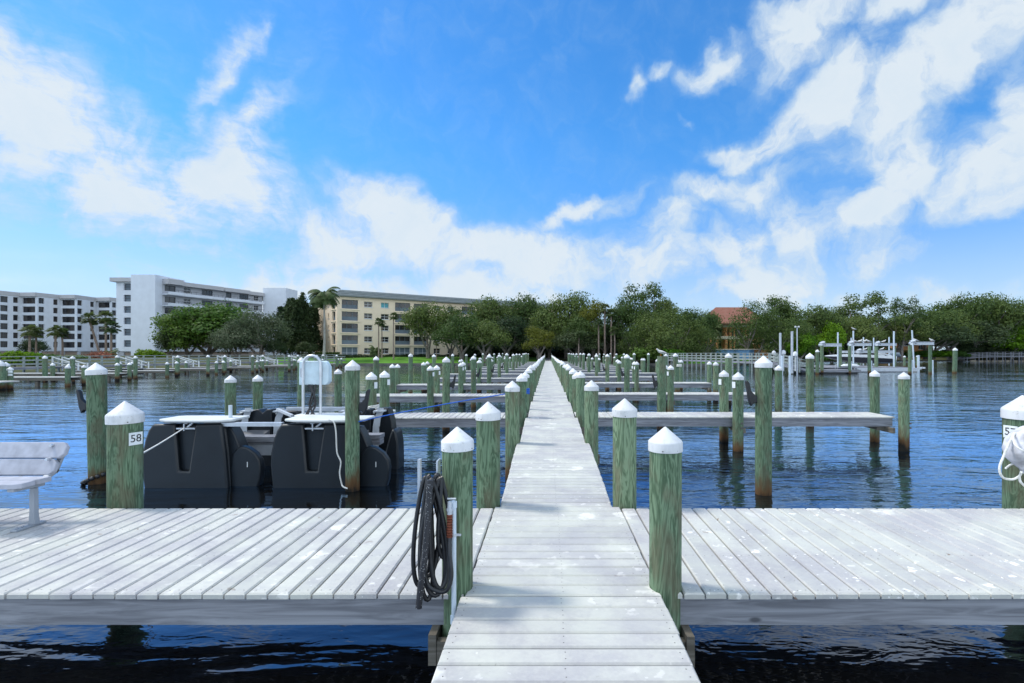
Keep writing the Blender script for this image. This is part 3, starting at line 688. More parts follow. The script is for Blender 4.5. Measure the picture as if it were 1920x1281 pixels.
# ------------------------------------------------------------------ hose, bracket, water pipe
def hose():
    t = thing('coiled_hose', (-.83, 3.22, DZ), 'black rubber hose coiled in long loops on the near left pile', 'hose')
    m = MB(); m.box((X(783, 3.24), 3.235, Z(930, 3.24)), (X(788, 3.24), 3.275, Z(862, 3.24))); m.bar((X(785, 3.24), 3.255, Z(905, 3.24)), (-.71, 3.34, Z(905, 3.24)), .03, .012)
    m.box((-.716, 3.25, Z(930, 3.3)), (-.706, 3.34, Z(862, 3.3))); m.build('hanger', 'aluminium', t)
    m = MB(); yq = 3.2; cx, top = X(817, yq), Z(896, yq)
    loops = [(768,806,1102,.02),(788,812,1128,.0),(798,838,1112,-.015),(812,847,1098,-.035),(792,822,1056,.03),(784,816,1078,.0),(822,845,1046,.02)]
    for i, (xl, xr, yb, dy) in enumerate(loops):
        pts = []; mid, w2 = X((xl+xr)/2, yq), (xr-xl)/2*yq/F; zb = Z(yb, yq); n = 40; xt = X(797+i*5, yq)
        for k in range(n):
            a = 2*math.pi*k/n; s_ = (1-math.cos(a))/2
            z = top+.012*math.sin(i*2)-(top-zb)*s_
            x = xt*(1-s_)+mid*s_+w2*(.28+.95*s_)*math.sin(a)+.006*math.sin(2*a+i*1.7)
            pts.append((x, yq+dy+(.03 if math.sin(a) > 0 else -.02)*abs(math.sin(a)), z))
        m.tube(pts, .0145, 10, closed=True)
    e = [P(843, 1005, 3.17), P(843, 1040, 3.14), P(846, 1080, 3.13), P(838, 1106, 3.13), P(820, 1108, 3.14), P(800, 1090, 3.15), P(790, 1020, 3.13), P(802, 940, 3.13), P(812, 898, 3.15)]
    pts = []
    for a, b, c_, d in zip([e[0]]+e, e, e[1:], e[2:]+[e[-1]]):
        for k in range(6):
            u = k/6; pts.append(.5*((2*b)+(c_-a)*u+(2*a-5*b+4*c_-d)*u*u+(3*b-a-3*c_+d)*u**3))
    pts.append(e[-1]); m.tube(pts, .0145, 10)
    m.build('hose_loops', 'black_rubber', t, angle=60)
    # tail hanging down in the front
    m = MB(); m.tube([P(806, 900, 3.12), P(803, 960, 3.1), P(797, 1040, 3.1), P(789, 1100, 3.1), P(785, 1140, 3.1)], [.02,.02,.021,.021,.02], 10)
    m.build('hose_tail', 'speckled_rubber', t, angle=60)
    m = MB(); a, b = P(843, 966, 3.17), P(843, 1006, 3.17)
    for k in range(9):
        z = a.z+(b.z-a.z)*k/8; m.lathe((a.x, a.y, z), [(.012,-.008),(.019,-.004),(.019,.004),(.012,.008)], 12)
    m.build('strain_spring', 'rust', t)
hose()
t = thing('water_pipe', (X(852, 3.12), 3.12, .4), 'white plastic water pipe with metal tap strapped to the near left pile', 'water pipe')
m = MB(); m.tube([P(851, 942, 3.2), P(851, 1158, 3.2)], .0155, 14); m.lathe(P(851, 1163, 3.2), [(.022,-.02),(.022,.03)], 14); m.lathe(P(851, 952, 3.2), [(.0195,0),(.0195,.04)], 14)
m.tube([P(851, 941, 3.2), P(841, 943, 3.17)], .011, 10); m.build('pipe', 'pvc_white', t)
m = MB(); m.tube([P(843, 941, 3.17), P(843, 966, 3.17)], [.013, .017], 10); m.tube([P(839, 939, 3.17)+Vector((0,0,.012)), P(855, 939, 3.17)+Vector((0,0,.012))], .006, 8); m.lathe(P(843, 958, 3.17), [(.02,0),(.02,.016)], 8)
m.build('tap', 'aluminium_dull', t)
m = MB(); m.bar(P(848, 1003, 3.18), P(862, 1003, 3.3), .02, .014); m.lathe(P(851, 1003, 3.2), [(.019,-.008),(.019,.008)], 12); m.build('strap', 'aluminium_dull', t)

# ------------------------------------------------------------------ buoy and ropes
t = thing('round_buoy', P(1928, 880, 5.05), 'weathered grey white round buoy roped to pile 57 at the right edge', 'buoy')
m = MB(); c = P(1924, 843, 5.03)
m.tube([c+Vector(q) for q in ((-.02,0,.235),(-.02,0,.215),(-.01,0,.17),(0,0,.10),(.01,0,0),(.0,0,-.10),(-.0,0,-.16),(-.01,0,-.20),(-.01,0,-.235))], [.01,.05,.115,.165,.19,.16,.105,.045,.035], 20)
m.build('buoy', 'buoy_grey', t, angle=60)
def rope(name, pts, r, mat, label, sub=8, parent=None, org=None, lobes=0):
    pts = [Vector(q) for q in pts]; out = []
    for a, b, c_, d in zip([pts[0]]+pts, pts, pts[1:], pts[2:]+[pts[-1]]):
        for k in range(sub):
            u = k/sub; out.append(.5*((2*b)+(c_-a)*u+(2*a-5*b+4*c_-d)*u*u+(3*b-a-3*c_+d)*u**3))
    out.append(pts[-1]); m = MB(); m.tube(out, r, 8)
    if parent is not None: return m.build(name, mat, parent, angle=60)
    return tag(m.build(name, mat, org=org or pts[0], angle=60), label, 'rope')
rope('rope_loop', [P(1903, 812, 5.02), P(1893, 830, 5.0), P(1882, 855, 5.0), P(1874, 878, 5.0), P(1880, 895, 5.0), P(1898, 899, 5.0), P(1911, 893, 4.98), P(1915, 885, 4.95)], .011, 'rope_white', None, parent=t)
rope('rope_loop', [P(1900, 814, 5.0), P(1902, 832, 4.9), P(1914, 843, 4.82), P(1930, 850, 4.82)], .009, 'rope_white', None, parent=t)
rope('rope_loop', [P(1884, 829, 5.15), P(1893, 825, 5.12), P(1903, 812, 5.02)], .009, 'rope_white', None, parent=t)
rope('rope_loop', [P(1885, 879, 5.15), P(1894, 872, 5.12), P(1908, 868, 5.05)], .009, 'rope_white', None, parent=t)
rope('rope_loop', [P(1911, 893, 4.98), P(1913, 903, 4.98), P(1922, 912, 4.98)], .011, 'rope_white', None, parent=t)

def wraps(x, y, z0, n, r, tilt=0.0, gap=.024):
    out = []
    for k in range(n*16+1):
        a = 2*math.pi*k/16; out.append(Vector((x+r*math.cos(a), y+r*math.sin(a), z0+gap*k/16+tilt*math.cos(a))))
    return out
rope('mooring_rope', [P(345, 803, 8.93), P(304, 829, 7.7), P(262, 853, 5.45)], .010, 'rope_white', 'thin white rope stretched from the left black float to pile 58', sub=6)
rope('mooring_rope', [P(617, 787, 8.9), P(626, 792, 8.88), P(630, 810, 8.87), P(632, 848, 8.87), P(639, 866, 8.86), P(637, 888, 8.86), P(641, 908, 8.86), P(644, 913, 8.8), P(652, 916, 8.75)], .013, 'rope_white', 'slack white rope hanging down the right black float to the tall pile', sub=6)
rope('mooring_rope', [P(672, 791, 8.8), P(730, 778, 8.95), P(840, 757, 9.0), P(947, 739, 8.9)], .0095, 'rope_blue', 'long blue rope stretched from the boat lift to the walkway piles', sub=5)
x, y = -.60, 12.5
wp = []
for j in range(3): wp += wraps(x, y, Z(738-j*3.5, 12.5), 1, .137)
rope('rope_wrap', wp, .02, 'rope_blue', 'blue rope wound round the 4th pile on the left walkway edge', sub=1)
x, y = X(699, 12.27), 12.27
rope('rope_wrap', wraps(x, y, Z(770, y), 4, .14, .02, .03), .016, 'rope_white', 'white rope wound round a finger pile behind the boat lift', sub=1)
x, y = X(1271.5, 31)+.04, 31
rope('rope_wrap', wraps(x, y, Z(688, y), 3, .15, .0, .05), .025, 'rope_white', 'white rope wound round the leaning mooring pile at right', sub=1)
x, y = X(186, 9.38)-.01, 9.38
m = MB()
for k in range(18):
    a = 2*math.pi*k/18; a1 = a+.27; r = .215
    f = lambda q: Vector((x+r*math.cos(q), y+r*math.sin(q), .10+.09*math.cos(q)))
    m.tube([f(a), f(a+.06), f(a1-.06), f(a1)], [.022, .038, .038, .022], 8)
o = m.build('float_ring', 'black_rubber', org=(x, y, .1), angle=60); tag(o, 'ring of black floats tilted round the dark pile at the waterline', 'float ring')

# ------------------------------------------------------------------ near floating boat lift
def boat_lift():
    t = thing('boat_lift', (-5.2, 10.2, 0), 'floating boat lift with black plastic tanks left of the walkway', 'boat lift')
    yF = 9.0
    def q(px, py, y=yF): return (X(px, y), Z(py, y))
    def front_tank(dx, name_label):
        o = lambda px, py: q(px+dx, py)
        out = [o(271,930), o(268,905), o(265,873), o(266,850), o(271,825), o(277,808), o(285,796),
               o(327,795), o(334,884), o(353,884), o(366,796), o(414,795), o(421,850), o(426,913), o(426,930)]
        m = MB(); m.prism(out[::-1][::-1], yF, yF+.10)
        full = [o(272,930), o(270,905), o(267,873), o(268,850), o(273,825), o(279,808), o(287,798), o(414,797), o(421,850), o(425,913), o(425,930)]
        m.prism(full, yF+.103, yF+.30)
        a = m.build('float_tank', 'black_poly', t, bevel=.035)
        # inner shoulder and round lobe towards the cradle
        y2 = yF+.16; g = lambda px, py: (X(px+dx, y2), Z(py, y2))
        m = MB(); m.prism([g(418,945), g(414,801), g(432,801), g(440,815), g(449,838), g(455,880), g(455,945)], y2, y2+.28)
        m.build('float_shoulder', 'black_poly', t, bevel=.02)
        y3 = yF+.12; g = lambda px, py: (X(px+dx, y3), Z(py, y3))
        m = MB(); m.prism([g(433,930), g(431,880), g(435,852), g(443,841), g(452,837), g(464,840), g(478,850), g(487,864), g(489,880), g(487,900), g(478,930)], y3+.0, y3+.16)
        m.build('float_lobe', 'black_poly', t, bevel=.03)
        m = MB(); m.box((*[X(463+dx, y3-.004)], y3-.006, Z(876, y3)), (X(464.6+dx, y3), y3-.001, Z(866, y3))); m.build('scuff', 'white_paint', t)
        # hinge hardware in the notch
        m = MB(); m.box((X(331+dx, yF), yF-.01, Z(805, yF)), (X(366+dx, yF), yF+.07, Z(802.5, yF)))
        m.bar(P(345+dx, 808, yF-.01), P(345+dx, 795, yF-.01), .018, .018)
        m.bar(P(352+dx, 801, yF+.1), P(362+dx, 793, yF+.1), .03, .03); m.box((X(333+dx, yF), yF+.15, Z(800, yF)), (X(340+dx, yF), yF+.2, Z(790, yF))); m.build('hinge', 'aluminium', t)
    front_tank(0, 'l'); front_tank(241, 'r')
    # white walk platforms
    def plat(x0, x1, y0, y1, z, r=.14, step=None):
        m = MB(); p = [(x0+r*1.6, y0), (x1-r*1.2, y0), (x1, y0+r*.8), (x1, y1-.02), (x1-.02, y1), (x0+r, y1), (x0+.01, y1-r*.5), (x0, y0+r)]
        m.prismz(p, z-.045, z)
        return m.build('walk_platform', 'white_paint', t, bevel=.012)
    plat(X(287, 8.95), X(428, 8.95), 8.95, 9.62, 1.215); plat(X(526, 8.9), X(680, 8.9), 8.9, 9.55, 1.225)
    plat(X(545, 9.6)+.06, X(640, 9.6), 9.555, 9.95, 1.222, .05)
    plat(X(442, 10.9), X(549, 10.9), 10.9, 11.35, 1.115); plat(X(629, 10.9), X(731, 10.9), 10.9, 11.35, 1.13)
    m = MB(); m.box((X(300, 9), 9.1, 1.14), (X(345, 9), 9.5, 1.168)); m.box((X(375, 9), 9.1, 1.14), (X(420, 9), 9.5, 1.168)); m.box((X(550, 9), 9.1, 1.14), (X(660, 9), 9.5, 1.168))
    m.build('platform_bracket', 'aluminium_dull', t)
    # aluminium beams
    m = MB(); m.box((X(414, 9.05), 9.06, Z(800, 9.05)), (X(527, 9.05), 9.16, Z(793, 9.05))); m.build('cross_beam', 'aluminium', t)
    m = MB(); m.box((X(534, 10.9), 10.95, Z(771.5, 10.9)), (X(660, 10.9), 11.05, Z(764.5, 10.9))); m.build('cross_beam', 'aluminium', t)
    m = MB(); m.bar(P(520, 768, 10.7), P(548, 780, 10.0), .05, .05); m.bar(P(665, 768, 10.7), P(638, 779, 10.0), .05, .05); m.build('diagonal_brace', 'aluminium_dull', t)
    # guide post pipe
    m = MB(); m.cyl((X(419, 9.1), 9.3), .032, 1.0, Z(760, 9.3), 14); m.build('guide_post', 'pvc_white', t)
    # rear tanks: inner faces with aluminium arms
    yB = 10.75
    def rear(dx, right_end):
        g = lambda px, py: (X(px+dx, yB), Z(py, yB))
        m = MB(); m.prism([g(452,880), g(452,774), g(481,768), g(486,768), g(492,775), g(500,768), g(509,768), g(509,880)], yB, yB+.3)
        m.build('rear_tank', 'black_poly', t, bevel=.015)
        m = MB(); m.prism([g(433,885), g(431,800), g(436,777), g(448,777), g(447,885)], yB+.1, yB+.35)
        m.prism([g(512,885), g(512,772), g(552,772), g(558,800), g(560,885)] if not right_end else [g(512,885), g(512,768), g(539,766), g(546,790), g(549,815), g(557,822), g(561,840), g(561,905), g(512,905)], yB+.12, yB+.4)
        m.build('rear_tank', 'black_poly', t, bevel=.03)
        # sloping shelf
        a = yB-.02
        m = MB(); m.hexa([(X(455+dx,a), a-.55, Z(838, a)), (X(497+dx,a), a-.55, Z(838,a)), (X(507+dx,a), a, Z(820,a)), (X(462+dx,a), a, Z(820,a)),
                          (X(447+dx,a), a-.55, Z(826,a)), (X(494+dx,a), a-.55, Z(826,a)), (X(507+dx,a), a, Z(806,a)), (X(461+dx,a), a, Z(806,a))]); m.build('shelf', 'grey_plastic', t, bevel=.01)
        for k in (0, 62):
            m = MB(); pp = [(459,765), (459,772), (454,783), (451,800), (450,822), (449,838)]
            for (a1, b1), (a2, b2) in zip(pp, pp[1:]):
                m.add([P(a1+k+dx, b1, yB-.08), P(a2+k+dx, b2, yB-.08), P(a2+k+13+dx, b2, yB-.08), P(a1+k+12+dx, b1, yB-.08),
                       P(a1+k+dx, b1, yB-.02), P(a2+k+dx, b2, yB-.02), P(a2+k+13+dx, b2, yB-.02), P(a1+k+12+dx, b1, yB-.02)],
                      [(0,1,2,3),(7,6,5,4),(0,4,5,1),(1,5,6,2),(2,6,7,3),(3,7,4,0)])
            m.box((X(455+k+dx, yB), yB-.12, Z(772, yB)), (X(474+k+dx, yB), yB+.1, Z(769.5, yB)))
            m.build('lift_arm', 'aluminium_dull', t)
    rear(0, False); rear(186, True)
    y5 = yB-.2
    m = MB()     # tilted round outer face of the rear right tank
    g = lambda px, py: (X(px, y5), Z(py, y5))
    m.prism([g(720,905), g(719,870), g(726,840), g(733,815), g(738,803), g(745,808), g(749,830), g(750,870), g(747,905)], y5-.1, y5+.35); m.build('rear_tank', 'black_poly', t, bevel=.04)
    # timber bunk between the floats
    m = MB(); a = 9.85; m.box((X(442, a), a, Z(829, a)), (X(516, a), a+.3, Z(819.5, a))); m.box((X(443, a), a+.03, Z(833, a)), (X(514, a), a+.28, Z(830, a))); m.build('bunk', 'beam_grey', t)
    m = MB(); m.prism([q(448, 834, a), q(463, 855, a), q(512, 855, a), q(514, 834, a)], a+.06, a+.3); m.build('bunk_skirt', 'aluminium_dull', t)
    m = MB(); m.box((X(672, a), a, Z(823, a)), (X(712, a), a+.3, Z(816, a))); m.box((X(672, a), a+.03, Z(835, a)), (X(711, a), a+.28, Z(824, a))); m.build('bunk', 'beam_grey', t)
boat_lift()
t = thing('control_box', (-4.35, 9.75, 1.22), 'pale lift control box on a bent tube frame above the black floats', 'control box')
yc = 9.8
m = MB(); r = (601-568.5)/2*yc/F; cx = X(584.7, yc); zc = Z(667, yc)-r
pts = [(cx-r, yc, 1.18)]+[(cx-r*math.cos(a), yc, zc+r*math.sin(a)) for a in np.linspace(0, math.pi, 13)]+[(cx+r, yc, 1.18)]
m.tube(pts, .026, 12); m.build('tube_frame', 'aluminium', t, angle=60)
m = MB(); ya = yc+.03
m.prism([(X(560,ya),Z(722,ya)),(X(611,ya),Z(722,ya)),(X(616,ya),Z(716,ya)),(X(616,ya),Z(688,ya)),(X(611,ya),Z(679,ya)),(X(606,ya),Z(677,ya)),(X(561,ya),Z(677,ya))], ya, ya+.16); m.build('box_body', 'panel_white', t, bevel=.015)
for px in (565.5, 603):
    m = MB(); m.box((X(px-2, ya), ya-.012, Z(707, ya)), (X(px+2, ya), ya-.002, Z(691, ya))); m.build('latch', 'aluminium_dull', t)
m = MB()
for k, (a, b, c_) in enumerate(((578, 590, 572), (586, 580, 592), (592, 583, 577), (581, 592, 582))):
    e = [P(a, 722, yc+.03), P((a+b)/2+2, 738, yc-.02*k), P(b, 757, yc-.04), P((b+c_)/2-3+k, 770, yc-.06), P(c_, 781, yc-.12), P(c_+(k-1.5)*3, 783, yc-.3)]
    o = []
    for aa, bb, cc, dd in zip([e[0]]+e, e, e[1:], e[2:]+[e[-1]]):
        for j in range(5):
            u = j/5; o.append(.5*((2*bb)+(cc-aa)*u+(2*aa-5*bb+4*cc-dd)*u*u+(3*bb-aa-3*cc+dd)*u**3))
    m.tube(o, .017, 8)
m.build('cable', 'black_rubber', t, angle=60)

# ------------------------------------------------------------------ buildings
def facade(bt, a, b, z0, z1, openings, wall='stucco_white', depth=.35, wname='wall', frame='frame_dark', glass='glass_dark', back=False):
    """wall standing on the line a->b (camera sees its front when b is to the right of a).
    openings: (u0,u1,v0,v1,kind) in metres along the wall / height. Real holes with reveals; each window a part"""
    a = Vector((a[0], a[1], 0)); b = Vector((b[0], b[1], 0)); d = (b-a); Lw = d.length; d.normalize(); n = Vector((d.y, -d.x, 0))   # outward (towards camera)
    us = sorted({0, Lw}|{round(o[0], 3) for o in openings}|{round(o[1], 3) for o in openings}); vs = sorted({z0, z1}|{round(o[2], 3) for o in openings}|{round(o[3], 3) for o in openings})
    m = MB(); pt = lambda u, v, k=0: a+d*u+Vector((0,0,v))+n*k
    for u0, u1 in zip(us, us[1:]):
        for v0, v1 in zip(vs, vs[1:]):
            uc, vc = (u0+u1)/2, (v0+v1)/2
            if any(o[0] < uc < o[1] and o[2] < vc < o[3] for o in openings): continue
            m.quad(pt(u0,v0), pt(u1,v0), pt(u1,v1), pt(u0,v1))
    for o in openings:
        u0, u1, v0, v1 = o[:4]; k = -depth
        m.quad(pt(u0,v0), pt(u0,v0,k), pt(u1,v0,k), pt(u1,v0)); m.quad(pt(u0,v1,k), pt(u0,v1), pt(u1,v1), pt(u1,v1,k))
        m.quad(pt(u0,v0,k), pt(u0,v0), pt(u0,v1), pt(u0,v1,k)); m.quad(pt(u1,v0), pt(u1,v0,k), pt(u1,v1,k), pt(u1,v1))
    m.build(wname, wall, bt, smooth=False)
    for o in openings:
        u0, u1, v0, v1, kind = o; w = MB(); k = -depth+.02
        fr, gl, nx, nz, fw = dict(w2=('window_frame', glass, 2, 2, .07), w1=('window_frame', glass, 1, 2, .07), dark=(frame, glass, 2, 1, .08), dark4=(frame, glass, 4, 1, .08), grid=(frame, 'screen_grey', 2, 2, .09),
            lanai=('screen_grey', glass, 3, 1, .10), lanai1=('screen_grey', glass, 1, 1, .10), teal=('window_frame', 'glass_teal', 2, 1, .09), garage=('stucco_grey', 'garage_tan', 1, 1, .05),
            door=('window_frame', 'screen_grey', 3, 1, .10), recess=('stucco_grey', glass, 1, 1, .02), arch=('trim_cream', glass, 1, 1, .08))[kind]
        w.mat(1).quad(pt(u0,v0,k), pt(u1,v0,k), pt(u1,v1,k), pt(u0,v1,k)); w.mat(0)
        def bx(ua, ub, va, vb, k2=.06):
            w.hexa([pt(ua,va,k+.01), pt(ub,va,k+.01), pt(ub,va,k+k2), pt(ua,va,k+k2), pt(ua,vb,k+.01), pt(ub,vb,k+.01), pt(ub,vb,k+k2), pt(ua,vb,k+k2)])
        bx(u0,u1,v0,v0+fw); bx(u0,u1,v1-fw,v1); bx(u0,u0+fw,v0+fw,v1-fw); bx(u1-fw,u1,v0+fw,v1-fw)
        for i in range(1, nx): c = u0+(u1-u0)*i/nx; bx(c-fw/2,c+fw/2,v0+fw,v1-fw,.055)
        for i in range(1, nz): c = v0+(v1-v0)*i/nz; bx(u0+fw,u1-fw,c-fw/2,c+fw/2,.05)
        if kind in ('lanai', 'lanai1', 'door'):
            c = v0+(v1-v0)*.42; bx(u0+fw, u1-fw, c-.05, c+.05, .05)
            if kind != 'door':
                w.mat(2).quad(pt(u0+fw,v0+fw,k+.03), pt(u1-fw,v0+fw,k+.03), pt(u1-fw,c,k+.03), pt(u0+fw,c,k+.03)); w.mat(0)
        if kind in ('w2', 'w1', 'teal'): w.hexa([pt(u0-.08,v0-.12,-.01), pt(u1+.08,v0-.12,-.01), pt(u1+.08,v0-.12,.07), pt(u0-.08,v0-.12,.07), pt(u0-.08,v0-.003,-.01), pt(u1+.08,v0-.003,-.01), pt(u1+.08,v0-.003,.07), pt(u0-.08,v0-.003,.07)])
        w.build({'lanai': 'screened_balcony', 'lanai1': 'screened_balcony', 'garage': 'garage_door', 'door': 'patio_door', 'recess': 'balcony_recess'}.get(kind, 'window'), [fr, gl, 'screen_grey'], bt, smooth=False)
def slab(bt, name, mat, poly, z0, z1): m = MB(); m.prismz(poly, z0, z1); return m.build(name, mat, bt, smooth=False)

# beige apartment block
bt = thing('apartment_building', (-20, 130, 1.3), 'beige five storey apartment block with dark green metal roof and screened balconies', 'building')
c0 = Vector((-47.8, 115)); fd = Vector((.815, .58)); ed = Vector((-.68, .733)); LF = 62; LE = 15
zb, fl = 1.35, 2.72; ztop = zb+5*fl+.35
op = []
cols = [(1.0, 4.6, 'lanai'), (6.0, 7.9, 'w2'), (9.9, 11.8, 'w2'), (13.3, 17.1, 'lanai'), (18.0, 21.6, 'lanai'), (23.2, 25.0, 'w2'), (27.0, 28.8, 'w2'), (31, 34.6, 'lanai'), (35.6, 39.2, 'lanai'), (41, 42.8, 'w2'), (45, 48.6, 'lanai'), (49.6, 53.2, 'lanai'), (55, 56.8, 'w2')]
for f in range(5):
    for u0, u1, kd in cols:
        z = zb+f*fl
        if kd == 'lanai': op.append((u0, u1, z+(.05 if f == 0 else .35), z+2.42, 'door' if f == 0 else 'lanai'))
        else: op.append((u0, u1, z+.95, z+2.2, 'teal' if (f == 4 and u0 == 9.9) else 'w2'))
c1 = c0+fd*LF; e1 = c0+ed*LE
facade(bt, c0, c1, zb-1, ztop, op, 'stucco_beige', .45)
op = [(LE-3.2, LE-1.1, zb+f*fl+.35, zb+f*fl+2.42, 'lanai1') for f in range(5)]
op += [(u, u+.75, zb+f*fl+1.0, zb+f*fl+2.15, 'w1') for f in range(5) for u in (1.4, 6.3, 9.3)]
facade(bt, e1, c0, zb-1, ztop, op, 'stucco_beige', .45)
slab(bt, 'back_wall', 'stucco_beige', [tuple(e1-ed*.02-fd*0+fd*.02), tuple(c1+ed*LE), tuple(c1+ed*(LE-.3)), tuple(e1-ed*.3+fd*.02)], zb, ztop)
slab(bt, 'end_wall', 'stucco_beige', [tuple(c1-fd*.3+ed*.02), tuple(c1+ed*.02), tuple(c1+ed*LE), tuple(c1-fd*.3+ed*LE)], zb, ztop)
m = MB()     # mansard roof
def ring(k, z): return [(*(c0-fd*k-ed*k), z), (*(c1+fd*k-ed*k), z), (*(c1+fd*k+ed*(LE+k)), z), (*(e1-fd*k+ed*k), z)]
r0, r1, r2 = ring(.75, ztop+.02), ring(.75, ztop+.35), ring(-1.0, ztop+1.65)
m.add(r0+r1+r2, [(3,2,1,0)]+[(j, (j+1) % 4, (j+1) % 4+4, j+4) for j in range(4)]+[(j+4, (j+1) % 4+4, (j+1) % 4+8, j+8) for j in range(4)]+[(8,9,10,11)])
for zz, kk in ((ztop+.75, .21), (ztop+1.15, -.32)):
    rr = ring(kk+.04, zz)
    for j in range(4): m.bar(rr[j], rr[(j+1) % 4], .08, .07)
m.build('roof', 'roof_metal', bt, smooth=False)
for f in range(1, 5):
    z = zb+f*fl
    for qa, qb in ((c0+fd*.6-ed*.07, c0+fd*5-ed*.07), (c0+fd*12.9-ed*.07, c0+fd*22-ed*.07), (c0-fd*.07+ed*.8, c0-fd*.07+ed*3.6)): m = MB(); m.bar((*qa, z+.12), (*qb, z+.12), .12, .16); m.build('ledge', 'trim_cream', bt, smooth=False)

# white tower block, left
bt = thing('tower_building', (-98, 130, 1.3), 'white mid rise block with blank stair tower and long receding balconies', 'building')
d0 = 125; xa, xb_, xc = X(218, d0), X(259, d0), X(304, d0); fl = 2.8; zb = 3.0; zr = zb+6*fl+.1
op = [(X(232, d0)-xa, X(253, d0)-xa, zb+f*fl+.9, zb+f*fl+2.55, 'grid') for f in range(6)]
facade(bt, (xa, d0), (xb_, d0), zb-.2, zr, op, 'stucco_white', .5)
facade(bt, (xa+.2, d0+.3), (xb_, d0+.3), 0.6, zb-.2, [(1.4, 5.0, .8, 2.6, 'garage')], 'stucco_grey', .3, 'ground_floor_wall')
slab(bt, 'side_wall', 'stucco_white', [(xa, d0+.02), (xa+.3, d0+.02), (xa+.3, d0+16), (xa, d0+16)], .6, zr)
slab(bt, 'parapet', 'fascia_grey', [(xa-.9, d0-.9), (xb_-.02, d0-.9), (xb_-.02, d0+18), (xa-.9, d0+18)], zr+.02, zr+1.0)
slab(bt, 'pilaster', 'fascia_grey', [(xb_-.9, d0-.35), (xb_-.02, d0-.35), (xb_-.02, d0-.02), (xb_-.9, d0-.02)], zb-.6, zr)
slab(bt, 'stair_tower', 'stucco_white', [(xb_, d0-2.2), (xc, d0-2.2), (xc, d0+8), (xb_, d0+8)], .5, Z(515, d0-2.2))
# receding wing
wd = Vector((.356, .934)).normalized(); w0 = Vector((xc, d0+.0)); LW = 28; w1 = w0+wd*LW; nrm = Vector((wd.y, -wd.x))
op = []
for f in range(6):
    z = zb+f*fl
    for u0, u1, k in ((.6, 3.2, 'dark'), (5.2, 7.0, 'w2'), (9.8, 12.8, 'dark4'), (16.6, 18.2, 'dark'), (20.6, 23.4, 'dark4'), (25.2, 26.8, 'w2')): op.append((u0, u1, z+.8, z+2.2, k))
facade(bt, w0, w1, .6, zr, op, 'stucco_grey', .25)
seg = [(0.05, 3.7, 2.2), (3.75, 15.0, 1.5), (15.05, 22.5, 1.9), (22.55, 27.8, 1.1)]
for i, (a, b, k) in enumerate(seg):
    pa, pb = w0+wd*a+nrm*.03, w0+wd*b+nrm*.03; poly = [tuple(pa), tuple(pa+nrm*k), tuple(pb+nrm*k), tuple(pb)]
    slab(bt, 'roof_fascia', 'fascia_grey', poly, zr-.5-.05*i, zr+.75-.2*(i > 0)-.08*i)
    for f in range(6):
        z = zb+f*fl; qa, qb = pa+nrm*k, pb+nrm*k
        m = MB(); m.prismz(poly, z-.25, z); m.build('balcony', 'stucco_white', bt, smooth=False)
        m = MB(); m.bar((*qa, z+.18), (*qb, z+.18), .1, .7 if i == 0 else .55); m.build('balcony_front', 'stucco_white', bt, smooth=False)
        m = MB(); m.bar((*qa, z+1.05), (*qb, z+1.05), .06, .06)
        for j in range(int((b-a)/1.2)+1): q = qa+wd*min(b-a, j*1.2); m.bar((*q, z+.4), (*q, z+1.05), .04, .04)
        m.build('railing', 'frame_dark', bt, smooth=False)
e0 = w1
slab(bt, 'end_tower', 'stucco_white', [(X(493,151), 151), (X(536,151), 151), (X(536,151), 158), (X(493,151), 158)], .6, Z(540, 151))
slab(bt, 'ground_floor_wall', 'garage_tan', [tuple(w0+nrm*1.0), tuple(w1+nrm*1.0), tuple(w1+nrm*.7), tuple(w0+nrm*.7)], 0.7, 2.7)
slab(bt, 'roof', 'fascia_grey', [(xa, d0+.3), (xc, d0+.3), tuple(w1), (X(500,158), 170), (xa-4, 170)], zr-.02, zr+.3)

# white zigzag block, far left
bt = thing('zigzag_building', (-160, 160, 1.3), 'white six storey block with zigzag front and wide dark windows', 'building')
bp = [(-75, 148), (-42, 156.6), (-8, 155.4), (41, 162), (70, 161.6), (115, 168.6), (144, 168.2), (183, 176.6), (209, 175.8), (235, 181)]
pts = [Vector((X(px, d), d)) for px, d in bp]; fl = 2.8; zb = 3.6; zr = zb+6*fl
spec = {0: [(.3, .62, 'dark4')], 1: [(.12, .85, 'dark4')], 2: [(.17, .46, 'dark4'), (.66, .86, 'dark')], 3: [(.03, .86, 'dark4')], 4: [(.05, .28, 'dark'), (.66, .86, 'dark')], 5: [(.03, .86, 'dark4')],
        6: [(.03, .26, 'dark'), (.64, .84, 'dark')], 7: [(.03, .86, 'dark4')], 8: [(.05, .35, 'dark')]}
for i in range(len(pts)-1):
    Lq = (pts[i+1]-pts[i]).length
    op = [(a*Lq, b*Lq, zb+f*fl+(.55 if 'dark4' == k else .65), zb+f*fl+2.45, k) for f in range(6) for a, b, k in spec[i]]
    facade(bt, pts[i], pts[i+1], zb-.5, zr, op, 'stucco_white', .4)
    op = [(Lq*.1, Lq*.9, 1.0, 2.9, 'garage')] if Lq > 3 else []
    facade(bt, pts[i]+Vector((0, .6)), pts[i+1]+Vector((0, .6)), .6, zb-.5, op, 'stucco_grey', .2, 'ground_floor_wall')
poly = [tuple(q+Vector((0, -.8))) for q in pts]+[(pts[-1].x, 200), (-190, 190), (-190, 150)]
slab(bt, 'parapet', 'fascia_grey', poly, zr+.01, zr+1.25)
slab(bt, 'roof', 'fascia_grey', [tuple(q+Vector((0, .1))) for q in pts]+[(pts[-1].x, 199), (-189, 189), (-189, 151)], zr-.1, zr)

